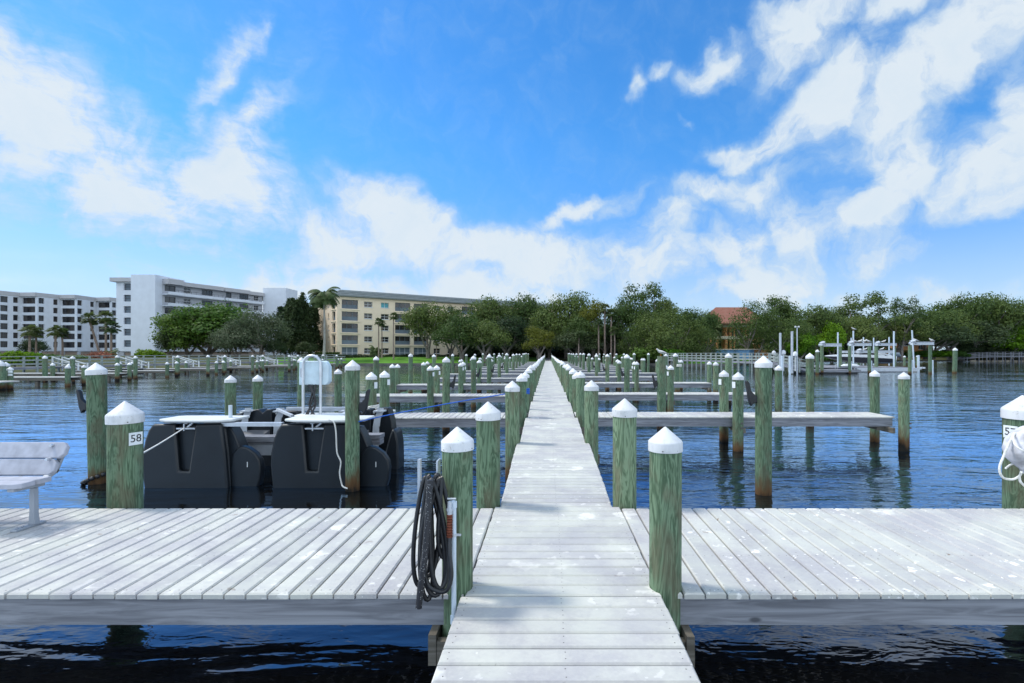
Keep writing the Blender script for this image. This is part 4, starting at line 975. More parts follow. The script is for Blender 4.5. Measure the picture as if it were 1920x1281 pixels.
# orange house with terracotta roof
bt = thing('tiled_house', (45, 122, 1.3), 'orange stucco house with terracotta tile roof and two storeys of columns', 'house')
d = 122; x0, x1 = X(1340, d), X(1436, d); zE, zR = Z(609, d), Z(584.5, d+5)
op = [(X(1349,d)-x0, X(1360,d)-x0, Z(630,d), Z(615,d), 'recess'), (X(1365,d)-x0, X(1372,d)-x0, Z(630,d), Z(612,d), 'recess'), (X(1378,d)-x0, X(1397,d)-x0, Z(631,d), Z(617,d), 'arch'),
      (X(1345,d)-x0, X(1359,d)-x0, Z(656,d), Z(638,d), 'recess'), (X(1364,d)-x0, X(1374,d)-x0, Z(656,d), Z(638,d), 'recess'), (X(1378,d)-x0, X(1397,d)-x0, Z(656,d), Z(637,d), 'arch'),
      (X(1410,d)-x0, X(1425,d)-x0, Z(630,d), Z(615,d), 'arch'), (X(1410,d)-x0, X(1425,d)-x0, Z(652,d), Z(640,d), 'arch')]
facade(bt, (x0, d+2), (x1, d+2), .8, zE, op, 'stucco_orange', .6)
slab(bt, 'side_wall', 'stucco_orange', [(x0, d+2.02), (x0+.3, d+2.02), (x0+.3, d+14), (x0, d+14)], .8, zE)
slab(bt, 'balcony', 'trim_cream', [(x0, d-.2), (X(1400,d), d-.2), (X(1400,d), d+1.98), (x0, d+1.98)], Z(636, d), Z(630.5, d))
slab(bt, 'entablature', 'trim_cream', [(x0, d-.2), (X(1400,d), d-.2), (X(1400,d), d+1.98), (x0, d+1.98)], Z(613.5, d), zE-.02)
for px, w_ in ((1345, .4), (1362, .6), (1369.5, .35), (1377, .35), (1398, .6)):
    m = MB(); x = X(px, d)
    m.box((x-w_/2, d-.1, .9), (x+w_/2, d+.4, Z(637, d)-.01)); m.cyl((x, d+.15), w_*.42, Z(630.5, d)+.3, Z(613.5, d)-.3, 12); m.box((x-w_/2, d-.1, Z(630.5,d)+.01), (x+w_/2, d+.4, Z(630.5,d)+.3)); m.box((x-w_/2, d-.1, Z(613.5,d)-.3), (x+w_/2, d+.4, Z(613.5,d)-.01))
    m.build('column', 'stucco_orange', bt, smooth=False)
m = MB(); a, b = (x0-.7, d-1.6), (x1+.7, d+16); zz = zE
ym = (a[1]+b[1])/2
m.add([(a[0],a[1],zz),(b[0],a[1],zz),(b[0],b[1],zz),(a[0],b[1],zz),(a[0],a[1],zz+.3),(b[0],a[1],zz+.3),(b[0],b[1],zz+.3),(a[0],b[1],zz+.3),(a[0]+3,ym-1,zR+1.2),(b[0]-3,ym-1,zR+1.2)],
      [(3,2,1,0),(0,1,5,4),(1,2,6,5),(2,3,7,6),(3,0,4,7),(4,5,9,8),(5,6,9),(6,7,8,9),(7,4,8)]); m.build('roof', 'roof_tile', bt, smooth=False)
t = thing('pool_wall', (X(1380, 104), 104, 1.2), 'low blue tiled pool wall in front of the orange house', 'pool wall')
m = MB(); m.prismz([(X(1342,104), 104), (X(1400,104), 102.6), (X(1414,104), 104), (X(1414,104), 107), (X(1342,104), 107)], 1.2, Z(656, 104)); m.build('basin', 'tile_blue', t)
m = MB(); m.prismz([(X(1340,104), 103.8), (X(1398,104), 102.3), (X(1416,104), 103.8), (X(1440,104), 104.5), (X(1440,104), 107.2), (X(1340,104), 107.2)], Z(656, 104)+.01, Z(655, 104)+.06); m.build('coping', 'trim_cream', t)
t = thing('garden_wall', (X(1435, 110), 110, 1.2), 'orange garden wall seen between trees right of the tiled house', 'wall')
m = MB(); m.box((X(1414,110), 110, 1), (X(1442,110), 110.5, Z(645, 110))); m.build('wall', 'stucco_orange', t, smooth=False)
m = MB(); m.box((X(1413,110), 109.9, Z(645,110)+.01), (X(1443,110), 110.6, Z(644,110)+.1)); m.build('coping', 'trim_cream', t, smooth=False)
# low orange house behind the lifts
bt = thing('low_house', (X(1710, 140), 140, 1.3), 'low orange cottage with framed window behind the boat lifts', 'house')
d = 140; x0, x1 = X(1672, d), X(1745, d)
facade(bt, (x0, d), (x1, d), .9, Z(636, d), [(X(1690,d)-x0, X(1704,d)-x0, Z(648.5,d), Z(637.5,d), 'w2'), (X(1722,d)-x0, X(1731,d)-x0, Z(655,d), Z(641,d), 'w2')], 'stucco_orange', .3)
slab(bt, 'side_wall', 'stucco_orange', [(x0, d+.02), (x0+.3, d+.02), (x0+.3, d+8), (x0, d+8)], .9, Z(636, d))
m = MB(); m.hexa([(x0-1,d-1,Z(636,d)),(x1+1,d-1,Z(636,d)),(x1+1,d+9,Z(636,d)),(x0-1,d+9,Z(636,d)),(x0+2,d+3,Z(629,d)),(x1-2,d+3,Z(629,d)),(x1-2,d+5,Z(629,d)),(x0+2,d+5,Z(629,d))]); m.build('roof', 'trim_cream', bt, smooth=False)
bt = thing('shore_shed', (X(1880, 165), 165, 1.3), 'brown orange shed half hidden behind the far right boardwalk', 'shed')
d = 165; x0, x1 = X(1862, d), X(1912, d)
facade(bt, (x0, d), (x1, d), .9, Z(648, d), [(1, 2.2, 2, 3.6, 'recess'), (5.0, 6.4, 2, 3.6, 'recess')], 'stucco_orange', .3)
slab(bt, 'side_wall', 'stucco_orange', [(x0, d+.02), (x0+.3, d+.02), (x0+.3, d+6), (x0, d+6)], .9, Z(648, d))
slab(bt, 'roof', 'roof_tile', [(x0-.5, d-.6), (x1+.5, d-.6), (x1+.5, d+7), (x0-.5, d+7)], Z(648, d)+.01, Z(647, d)+.2)

# ------------------------------------------------------------------ trees
def quads_mesh(name, cen, nor, size, mat, squash=.62):
    n = len(cen); nor = nor/np.linalg.norm(nor, axis=1, keepdims=True)
    r = rng.normal(size=(n, 3)); u = np.cross(nor, r); u /= np.linalg.norm(u, axis=1, keepdims=True); v = np.cross(nor, u)
    s = size[:, None]; v = v*squash
    p = np.stack([cen-u*s, cen-v*s+nor*s*.12, cen+u*s, cen+v*s+nor*s*.12], 1).reshape(-1, 3)
    me = bpy.data.meshes.new(name); me.vertices.add(4*n); me.vertices.foreach_set('co', p.astype(np.float32).ravel())
    me.loops.add(4*n); me.loops.foreach_set('vertex_index', np.arange(4*n, dtype=np.int32)); me.polygons.add(n)
    me.polygons.foreach_set('loop_start', np.arange(0, 4*n, 4, dtype=np.int32)); me.polygons.foreach_set('loop_total', np.full(n, 4, dtype=np.int32))
    me.materials.append(MATS[mat]); me.update(); me.validate(); return me
def oak_proto(seed, mat, W_=10., H=9., nb=26, n=9000, leaf=.17, trunk='bark', fork=3, low=.26, airy=0., lean=0.):
    """crown of many leaf sized faces on limb-end clumps; local coords, base at 0. returns crown mesh, trunk mesh"""
    g = np.random.default_rng(seed); rnd = random.Random(seed)
    cl = []
    zc = H*(.5+low/2); rz = H*(1-low)/2
    tries = 0
    while len(cl) < nb and tries < 4000:
        tries += 1
        v = g.normal(size=3); v /= np.linalg.norm(v)
        if v[2] < -.75: continue
        k = g.uniform(.45, .98); c = np.array([v[0]*W_/2*k, v[1]*W_/2*k*.85, zc+v[2]*rz*k]); rr = g.uniform(.11, .20)*W_*(1-.25*airy)
        c[0] += lean*(c[2]/H)
        if any(np.linalg.norm((c-q)*(1,1,1.2)) < .62*(rr+s)/2 for q, s in cl): continue
        cl.append((c, rr))
    P_, N_ = [], []
    tot = sum(s**2 for _, s in cl)
    for c, s in cl:
        k = int(n*s**2/tot); d = g.normal(size=(k, 3)); d /= np.linalg.norm(d, axis=1, keepdims=True)
        lump = 1+.22*np.sin(d[:, 0]*5+seed)*np.sin(d[:, 1]*6+c[0])+.15*np.sin(d[:, 2]*9+c[1])
        rad = s*lump*np.clip(g.normal(.86, .17, k), .3, 1.3)
        q = c+d*rad[:, None]*np.array([1.15, 1.05, .72]); keep = (d[:, 2] > -.45) | (g.random(k) < .35)
        P_.append(q[keep]); N_.append((d*1.1+g.normal(size=(k, 3))*.42+np.array([0, 0, .35]))[keep])
        k2 = int(k*.10); d2 = g.normal(size=(k2, 3)); d2 /= np.linalg.norm(d2, axis=1, keepdims=True)      # loose twigs outside
        P_.append(c+d2*s*g.uniform(1.05, 1.38, (k2, 1))*np.array([1.15, 1.05, .8])); N_.append(g.normal(size=(k2, 3)))
    cen = np.concatenate(P_); nor = np.concatenate(N_)
    crown = quads_mesh('crown', cen, nor, g.uniform(.65, 1.35, len(cen))*leaf, mat)
    m = MB(); hb = H*low*.55; r0 = W_*.030+.12
    for f in range(fork):
        a = f*6.28/fork+rnd.random(); tgt = sorted(cl, key=lambda q: -(q[0][0]*math.cos(a)+q[0][1]*math.sin(a))-rnd.random()*2)[:max(3, nb//fork//2)]
        b0 = Vector((0, 0, -.6)); b1 = Vector((math.cos(a)*.25, math.sin(a)*.25, hb)); b2 = Vector((math.cos(a)*W_*.16, math.sin(a)*W_*.12, hb+H*.18))
        m.tube([b0, b1*.5+Vector((rnd.uniform(-.2,.2),0,0)), b1, b2], [r0, r0*.8, r0*.62, r0*.45], 7)
        for c, s in tgt:
            c = Vector(c); md = b2.lerp(c, .5)+Vector((rnd.uniform(-.5,.5), rnd.uniform(-.5,.5), rnd.uniform(-.1,.6)))
            m.tube([b2, md, c], [r0*.38, r0*.22, r0*.07], 5, caps=False)
    return crown, mesh_of(m, trunk, 'trunk')
def cone_proto(seed, mat, W_=5., H=12., n=15000):
    g = np.random.default_rng(seed); P_, N_ = [], []
    for b in range(42):
        z0 = H*g.uniform(.05, .86); a = g.uniform(0, 6.28); R_ = W_/2*(1-(z0/H)**1.6)*g.uniform(.6, 1.05)
        k = n//42; t = g.random(k); L_ = H*.22*g.uniform(.6, 1.3)
        base = np.array([math.cos(a)*R_*.7, math.sin(a)*R_*.7, z0])
        q = base+np.stack([math.cos(a)*t*R_*.35, math.sin(a)*t*R_*.35, t*L_], 1)+g.normal(size=(k, 3))*(np.array([.55, .55, .4])*(1.1-t[:, None]))
        P_.append(q); N_.append(g.normal(size=(k, 3)))
    cen = np.concatenate(P_); crown = quads_mesh('crown', cen, np.concatenate(N_), g.uniform(.6, 1.3, len(cen))*.21, mat, .35)
    m = MB(); m.tube([(0,0,-.5), (.1,0,H*.5), (0,0,H*.9)], [.25, .16, .04], 7); return crown, mesh_of(m, 'bark_dark', 'trunk')
def bush_proto(seed, mat, n=3500, leaf=.14):
    g = np.random.default_rng(seed); P_, N_ = [], []
    for b in range(12):
        c = np.array([g.uniform(-1, 1)*1.3, g.uniform(-1, 1)*.8, g.uniform(.3, 1.15)]); s = g.uniform(.45, .8); k = n//12
        d = g.normal(size=(k, 3)); d /= np.linalg.norm(d, axis=1, keepdims=True); q = c+d*s*np.clip(g.normal(.9, .15, (k, 1)), .3, 1.3)
        q[:, 2] = np.maximum(q[:, 2], .02); P_.append(q); N_.append(d+g.normal(size=(k, 3))*.6+np.array([0, 0, .4]))
    cen = np.concatenate(P_); me = quads_mesh('foliage', cen, np.concatenate(N_), g.uniform(.7, 1.3, len(cen))*leaf, mat)
    m = MB()
    for a in range(5): m.tube([(0,0,-.2), (math.cos(a*1.3)*.5, math.sin(a*1.3)*.4, .7)], [.05, .02], 5)
    return me, mesh_of(m, 'bark_dark', 'stem')
def palm_proto(seed, kind, H=8.):
    """fan = sabal palm with a ball of fan leaves, feather = coconut type"""
    g = np.random.default_rng(seed); rnd = random.Random(seed); m = MB()
    nf = 46 if kind == 'fan' else 34
    for i in range(nf):
        a = i*2.399+rnd.random()*.4; el = rnd.uniform(-.9, 1.35) if kind == 'fan' else rnd.uniform(-.35, 1.2)
        d = Vector((math.cos(a)*math.cos(el), math.sin(a)*math.cos(el), math.sin(el)))
        if kind == 'fan':
            L_ = rnd.uniform(.75, 1.05); c = Vector((0,0,H))+d*L_*.75; side = d.cross(Vector((0,0,1)))
            if side.length < .1: side = Vector((1,0,0))
            side.normalize(); up = side.cross(d)
            for k in range(-5, 6):
                b = k*.26; tip = c+(d*math.cos(b)+side*math.sin(b)).normalized()*.75*L_+Vector((0,0,-.22-abs(k)*.02)); w = side*.05+up*.02
                m.add([c-w, c+w, (c+tip)/2+w*1.3+up*.03, tip, (c+tip)/2-w*1.3+up*.03], [(0,1,2,3,4)])
            m.add([Vector((0,0,H))-side*.02, Vector((0,0,H))+side*.02, c+side*.02, c-side*.02], [(0,1,2,3)])
        else:
            L_ = rnd.uniform(2.3, 2.9); pr = Vector((0,0,H)); dd = d.copy()
            for s_ in range(9):
                nx = pr+dd*L_/9; dd = (dd+Vector((0,0,-.17-.02*s_))).normalized(); side = dd.cross(Vector((0,0,1))).normalized()
                for sg in (-1, 1):
                    for h in (0, .33, .66):
                        o = pr.lerp(nx, h); lw = .80*math.sin(math.pi*(s_+h+1)/10.5)+.15
                        tip = o+side*sg*lw*.8+dd*lw*.35+Vector((0,0,-lw*.55)); m.add([o, o+dd*.13, tip], [(0,1,2)])
                pr = nx
    crown = mesh_of(m, 'leaf_palm', 'crown')
    t = MB(); b = rnd.uniform(-.3, .3)
    t.tube([(0,0,-.4), (b*.6,0,H*.3), (b*.5,0,H*.65), (0,0,H*1.0)], [.24, .17, .15, .14] if kind == 'fan' else [.22, .15, .12, .10], 9)
    return crown, mesh_of(t, 'palm_trunk_brown' if kind == 'fan' else 'palm_trunk', 'trunk')
PR = {'oak1': oak_proto(1, 'leaf_oak'), 'oak2': oak_proto(2, 'leaf_oak', 11, 8.5, 30, 10000), 'oak3': oak_proto(3, 'leaf_dark', 10, 9, 28, 9000), 'oak4': oak_proto(4, 'leaf_oak', 9, 10, 26, 9000, low=.2),
      'green1': oak_proto(5, 'leaf_mid', 11, 8.5, 30, 11000, leaf=.2, low=.15), 'silver1': oak_proto(6, 'leaf_silver', 11, 8.5, 34, 14000, leaf=.16, low=.12), 'bright1': oak_proto(7, 'leaf_bright', 8, 6, 18, 6000, leaf=.2, low=.1, fork=2),
      'airy1': oak_proto(8, 'leaf_oak', 9, 11, 22, 5200, leaf=.15, airy=1, low=.3), 'yellow1': oak_proto(9, 'leaf_yellow', 8, 7, 18, 6000, leaf=.14, airy=.5), 'droop1': oak_proto(12, 'leaf_oak', 11, 9, 36, 11000, leaf=.14, low=.02),
      'cas1': cone_proto(13, 'leaf_dark'), 'bush1': bush_proto(14, 'leaf_bright'), 'bush2': bush_proto(15, 'leaf_mid'), 'bush3': bush_proto(16, 'leaf_dark'),
      'fan1': palm_proto(17, 'fan'), 'fan2': palm_proto(18, 'fan', 6.5), 'royal1': palm_proto(19, 'feather', 9.), 'feather2': palm_proto(20, 'feather', 4.)}
SZ = {'oak1': (12, 9.6), 'oak2': (13, 9.1), 'oak3': (12, 9.6), 'oak4': (11, 10.6), 'green1': (13, 9.1), 'silver1': (13, 9.1), 'bright1': (9.6, 6.5), 'airy1': (10.5, 11.8), 'yellow1': (9.5, 7.5), 'droop1': (13, 9.6),
      'cas1': (5, 12.5), 'bush1': (4, 1.9), 'bush2': (4, 1.9), 'bush3': (4, 1.9), 'fan1': (3.4, 9.1), 'fan2': (3.4, 7.6), 'royal1': (5.6, 10.9), 'feather2': (5.6, 5.9)}
NAMES = {'oak': 'oak_tree', 'gre': 'leafy_tree', 'sil': 'silver_tree', 'bri': 'bright_tree', 'air': 'oak_tree', 'yel': 'yellow_tree', 'dro': 'drooping_tree', 'cas': 'pine_tree', 'bus': 'bush', 'fan': 'palm_tree', 'roy': 'palm_tree', 'fea': 'palm_tree'}
def tree(key, px, ptop, wpx, d, label, group=None, zg=None, tilt=0, rot=None):
    if zg is None: zg = 1.15 if d < 112 else 1.4
    W0, H0 = SZ[key]; H = Z(ptop, d)-zg; sx = wpx*d/F/W0; sz = H/H0; nm = NAMES[key[:3]]
    if 'fan' in key or 'royal' in key or 'feather' in key: sx = wpx*d/F/W0
    t = thing(nm, (X(px, d), d, zg), label, {'bush': 'bush', 'palm_tree': 'palm'}.get(nm, 'tree'), group)
    t.rotation_euler = (0, tilt, random.uniform(0, 6.28) if rot is None else rot)
    if tilt: t.rotation_euler = (0, tilt, 0)
    cr, tr = PR[key]
    for me, n_ in ((cr, 'foliage' if nm == 'bush' else 'crown'), (tr, 'stem' if nm == 'bush' else 'trunk')):
        o = bpy.data.objects.new(n_, me); C.objects.link(o); o.parent = t; o.scale = (sx, sx, sz)
        if nm == 'palm_tree' and n_ == 'crown': 
            hh = {'fan1': 8, 'fan2': 6.5, 'royal1': 9, 'feather2': 4}[key]; o.scale = (sx, sx, sx); o.location = (0, 0, hh*(sz-sx))
    return t
exec('''
T = [
 # left bank
 ('bush1',28,655,62,52,'bright green bush behind the boardwalk at the left frame edge'),('bush1',62,658,44,60,'smaller bright green bush right of the left edge bush'),
 ('oak3',62,633,52,100,'round dark green tree low behind the left palms'),('bush2',110,664,90,78,'flat grey green hedge behind the left boardwalk'),('bush1',280,653,54,98,'bright green bush at the foot of the white stair tower'),
 ('fan2',56,612,42,82,'left palm of the short pair before the zigzag block'),('fan2',68,615,34,84,'right palm of the short pair before the zigzag block'),
 ('fan2',104,613,40,84,'short palm left of the leaning tall palm'),('fan2',116,617,34,86,'short shaggy palm left of the leaning tall palm, nearer the tower'),
 ('fan1',198,584,40,95,'tall palm just left of the white tower block'),('fan1',209,606,40,92,'bushy palm with forked trunks against the tower edge'),('feather2',208,656,34,88,'small low palm with orange flowers by the tower'),
 ('green1',390,566,190,112,'big spreading bright green tree in front of the white balconies'),('green1',352,585,110,108,'rounded green tree at the left of the big leafy crown'),('oak3',322,612,62,106,'dark outreaching tree beside the stair tower'),
 ('silver1',487,584,118,103,'silvery leaning tree in front of the white end tower'),('silver1',445,600,90,101,'silvery low tree between the green tree and the leaning one'),('oak4',430,590,60,118,'dark tree peeping behind the silvery tree'),
 ('cas1',560,542,62,116,'tall dark feathery pine left of the beige block'),('cas1',535,560,44,118,'dark pointed pine left of the tallest pine'),('cas1',582,556,46,121,'dark pine touching the beige wall'),('oak3',515,636,50,104,'low dark shrubby tree below the pines'),('oak3',575,640,50,112,'dark low tree beside the beige end wall'),
 # lawn palms
 ('royal1',607,528,74,104,'tall grey trunked palm at the corner of the beige block'),('fan1',710,593,24,106,'slim palm on the lawn, left of a crossed pair'),('fan1',716,597,22,108,'slim palm on the lawn, right of a crossed pair'),
 ('fan1',738,582,24,104,'tall straight palm alone on the lawn'),('feather2',704,648,34,110,'short feathery palm by the ground floor windows'),('fan1',818,640,16,103,'thin leaning trunked palm under the oaks'),
 # centre grove
 ('oak1',803,566,112,113,'dark oak in front of the top floor balconies'),('oak2',866,590,128,106,'broad light green oak hanging over the lawn'),('oak4',845,575,80,116,'oak filling behind the broad lawn oak'),('oak1',918,556,112,118,'oak crown hiding the right end of the beige roof'),
 ('oak2',908,600,120,104,'low oak over the lawn right of the broad one'),('oak3',950,592,130,112,'dark shaded oak left of the walkway end'),('oak1',985,552,106,122,'tall oak behind the walkway end, left'),('oak3',1010,610,90,110,'dark oak just over the walkway end'),
 ('yellow1',1012,612,70,102,'yellow green small tree left above the walkway end'),('oak2',1062,548,126,114,'wide tall oak right above the walkway end'),('oak1',1030,582,100,116,'middle oak over the gangway'),('yellow1',1112,562,66,110,'yellow tinged tree right of the walkway'),
 ('oak4',1090,590,88,108,'oak between the walkway and the palm cluster'),('oak3',1080,620,120,106,'low dark oak with sprawling limbs right of the gangway'),('oak3',1135,600,100,118,'dark tree behind the palm cluster'),
 ('fan1',1134,566,36,104,'tallest palm of the cluster right of the walkway'),('fan1',1146,576,30,103,'second tall palm of the cluster right of the walkway'),('fan2',1122,596,30,102,'mid height palm at the left of the palm cluster'),('fan2',1152,612,30,101,'shorter palm at the right of the palm cluster'),('fan2',1086,622,26,101,'short palm over the right gangway rail'),
 ('airy1',1212,517,118,114,'tallest airy oak with sky showing through its top'),('oak1',1180,562,110,112,'oak at the left foot of the tallest airy tree'),('droop1',1252,578,156,101,'wide drooping tree touching the water right of centre'),('oak4',1250,556,100,118,'oak behind the wide drooping tree'),
 ('droop1',1196,604,100,103,'drooping tree left of the wide one'),('oak1',1303,578,96,108,'oak left of the tiled house'),('droop1',1318,610,86,101,'low drooping tree in front of the tiled house'),('feather2',1338,595,44,114,'bright feather palm touching the terracotta roof'),('oak4',1352,582,60,150,'tree rising behind the terracotta roof'),
 ('oak1',1327,583,66,116,'oak tight against the left side of the terracotta roof'),
 ('bush2',1210,648,80,98,'green bush at the waterline under the drooping trees'),('bush1',1262,652,60,95,'bright bush at the waterline right of centre'),('bush2',1178,664,46,97,'small bush at the waterline near the palm cluster'),('bush2',1355,660,60,104,'low shrub left of the pool wall'),
 # right bank
 ('droop1',1412,562,118,104,'tall drooping dark tree right of the tiled house'),('oak4',1462,554,104,110,'oak crown behind the thin lamp post'),('droop1',1478,596,110,100,'leafy tree behind the tall grey poles'),('oak1',1530,572,110,118,'oak left of the boat lifts'),
 ('bright1',1500,628,70,98,'bright green small tree behind the tall poles'),('bright1',1560,606,66,112,'bright green tree over the left boat lift'),('airy1',1632,536,130,128,'tall airy oak above the boat lifts'),('oak2',1600,592,130,122,'wide oak above the boat lifts'),
 ('airy1',1690,545,76,130,'small airy oak right of the tall one above the lifts'),('oak2',1680,598,130,133,'wide oak over the low orange cottage'),('oak1',1735,578,126,140,'oak right of the cottage'),('oak3',1748,604,150,138,'dark shaded oak with bent trunk right of the lifts'),
 ('oak1',1800,552,112,150,'rounded oak on the skyline at right'),('oak2',1862,549,124,150,'highest rounded oak on the far right skyline'),('oak1',1916,561,96,148,'oak cut by the right frame edge'),('oak3',1822,600,150,146,'dark mass of oak behind the far boardwalk'),
 ('oak2',1780,580,120,144,'olive oak in the middle of the right bank'),('oak3',1890,600,130,156,'dark oak behind the bright round tree'),('bright1',1897,610,86,146,'bright green round tree at the far right boardwalk'),('oak1',1990,560,140,150,'oak beyond the right frame edge'),('oak2',1560,575,90,135,'oak behind the bright tree by the lifts'),
 ('bush2',1700,655,110,139,'long green mangrove bush behind the boat lifts'),('bush1',1750,656,90,137,'bright green mangrove bush right of the boat lifts'),('bush2',1795,657,60,141,'rounded mangrove bush near the far pile'),('bush2',1560,667,40,84,'olive bush beside the floating dock'),('bush3',1590,660,90,112,'dark shrub behind the boat'),('bush3',1480,655,90,102,'dark shrub behind the right gangway'),
]
for r_ in T: tree(*r_)
''')
tt = tree('fan1', 163, 583, 40, 95, 'tall palm leaning strongly to the left before the zigzag block'); 
tt.rotation_euler = (0, R(-17), 0); tt.location.x = X(190, 95)
# dark wood behind the grove: individual crowns in a second row
i = 0
for px in list(range(880, 1340, 42))+list(range(1400, 1990, 44)):
    i += 1; dd = 165 if px > 1660 else 138
    tree(('oak3', 'oak1', 'oak3')[i % 3], px, 612+J(8), 96, dd+J(5), f'{ordn(i)} low dark tree from the left in the back row behind the shore trees', 'back row of shaded trees')
    if not 1640 < px < 1760: tree('bush3', px+10, 641+J(3), 92, dd-16, f'{ordn(i)} dark shrub from the left in the undergrowth behind the shore trees', 'dark undergrowth shrubs')
# hedge along the beige block
t = thing('hedge', (-42, 112, 1.2), 'clipped dark hedge along the ground floor of the beige block', 'hedge')
n = 9000; u = rng.random(n)*44-1; k = rng.random(n)*1.0+.9; cen = np.stack([c0.x+fd.x*u-ed.x*-k*0+.55*k, c0.y+fd.y*u-k*.95, 1.25+rng.random(n)*.75+.12*np.sin(u*1.7)], 1)
me = quads_mesh('foliage', cen-np.array(ORG[t.name]), rng.normal(size=(n, 3))+np.array([0,-.5,.6]), rng.uniform(.08, .17, n), 'leaf_dark')
o = bpy.data.objects.new('foliage', me); C.objects.link(o); o.parent = t
t = thing('end_hedge', (X(612, 112), 112, 1.2), 'taller block of hedge in front of the beige end wall', 'hedge')
n = 5000; cen = np.stack([X(590,112)+rng.random(n)*(X(634,112)-X(590,112)), 112+rng.random(n)*1.2, 1.2+rng.random(n)*1.35], 1)
me = quads_mesh('foliage', cen-np.array(ORG[t.name]), rng.normal(size=(n, 3))+np.array([0,-.5,.6]), rng.uniform(.08, .17, n), 'leaf_oak'); o = bpy.data.objects.new('foliage', me); C.objects.link(o); o.parent = t

# ------------------------------------------------------------------ boardwalks
def boardwalk(name, pts, width, label, group=None, post_gap=2.4, wood='rail_wood', rails=3, rail_h=1.0, deckmat='beam_grey', down=-.8, posts_far=True):
    t = thing(name, tuple(pts[len(pts)//2]), label, 'boardwalk', group); P3 = [Vector(p) for p in pts]
    m = MB()
    sides = []
    for i, p in enumerate(P3):
        d = (P3[min(i+1, len(P3)-1)]-P3[max(i-1, 0)]); d.z = 0; d.normalize(); n = Vector((d.y, -d.x, 0)); sides.append((p-n*width/2, p+n*width/2))
    for (a, b), (c_, d) in zip(sides, sides[1:]):
        for z in (0,): m.hexa([a-Vector((0,0,.22)), b-Vector((0,0,.22)), d-Vector((0,0,.22)), c_-Vector((0,0,.22)), a, b, d, c_])
    m.build('decking', deckmat, t, smooth=False)
    for s_ in (0, 1):
        if rail_h: 
            m = MB()
            for q, w in zip(sides, sides[1:]):
                for k in range(rails):
                    h = rail_h*(1-k*.36); top = (k == 0); m.bar(q[s_]+Vector((0,0,h)), w[s_]+Vector((0,0,h)), .14 if top else .05, .05 if top else .12)
            m.build('handrail', wood, t, smooth=False)
        for q, w in zip(sides, sides[1:]):
            L_ = (w[s_]-q[s_]).length; n = max(1, int(round(L_/post_gap)))
            for j in range(n):
                p = q[s_].lerp(w[s_], j/n); m = MB(); m.bar((p.x, p.y, down), (p.x, p.y, p.z+rail_h-.03), .14, .14, up=(0,1,0)); m.build('post', 'rail_wood' if wood == 'rail_wood' else wood, t, smooth=False)
    return t
boardwalk('boardwalk', [(-52.5,36,1.05),(-50.5,46,1.05),(-48.6,58,1.08),(-46.2,70,1.1),(-43.5,80,1.1),(-40.8,90,1.05),(-39,96,1.1)], 1.6, 'raised left boardwalk with wooden rails curving along the left shore', post_gap=3.0)
GL = 'finger piers of the left boardwalk'; GPL = 'piles of the left marina'
LX = [(36.5, -34.6), (43.5, -37.0), (50.0, -37.6), (56.5, -37.0), (63.0, -36.2), (69.5, -35.5), (76.0, -34.4), (82.0, -34.0)]
def bwx(y): return float(np.interp(y, [36,46,58,70,80,90,96], [-52.5,-50.5,-48.6,-46.2,-43.5,-40.8,-39]))+.9
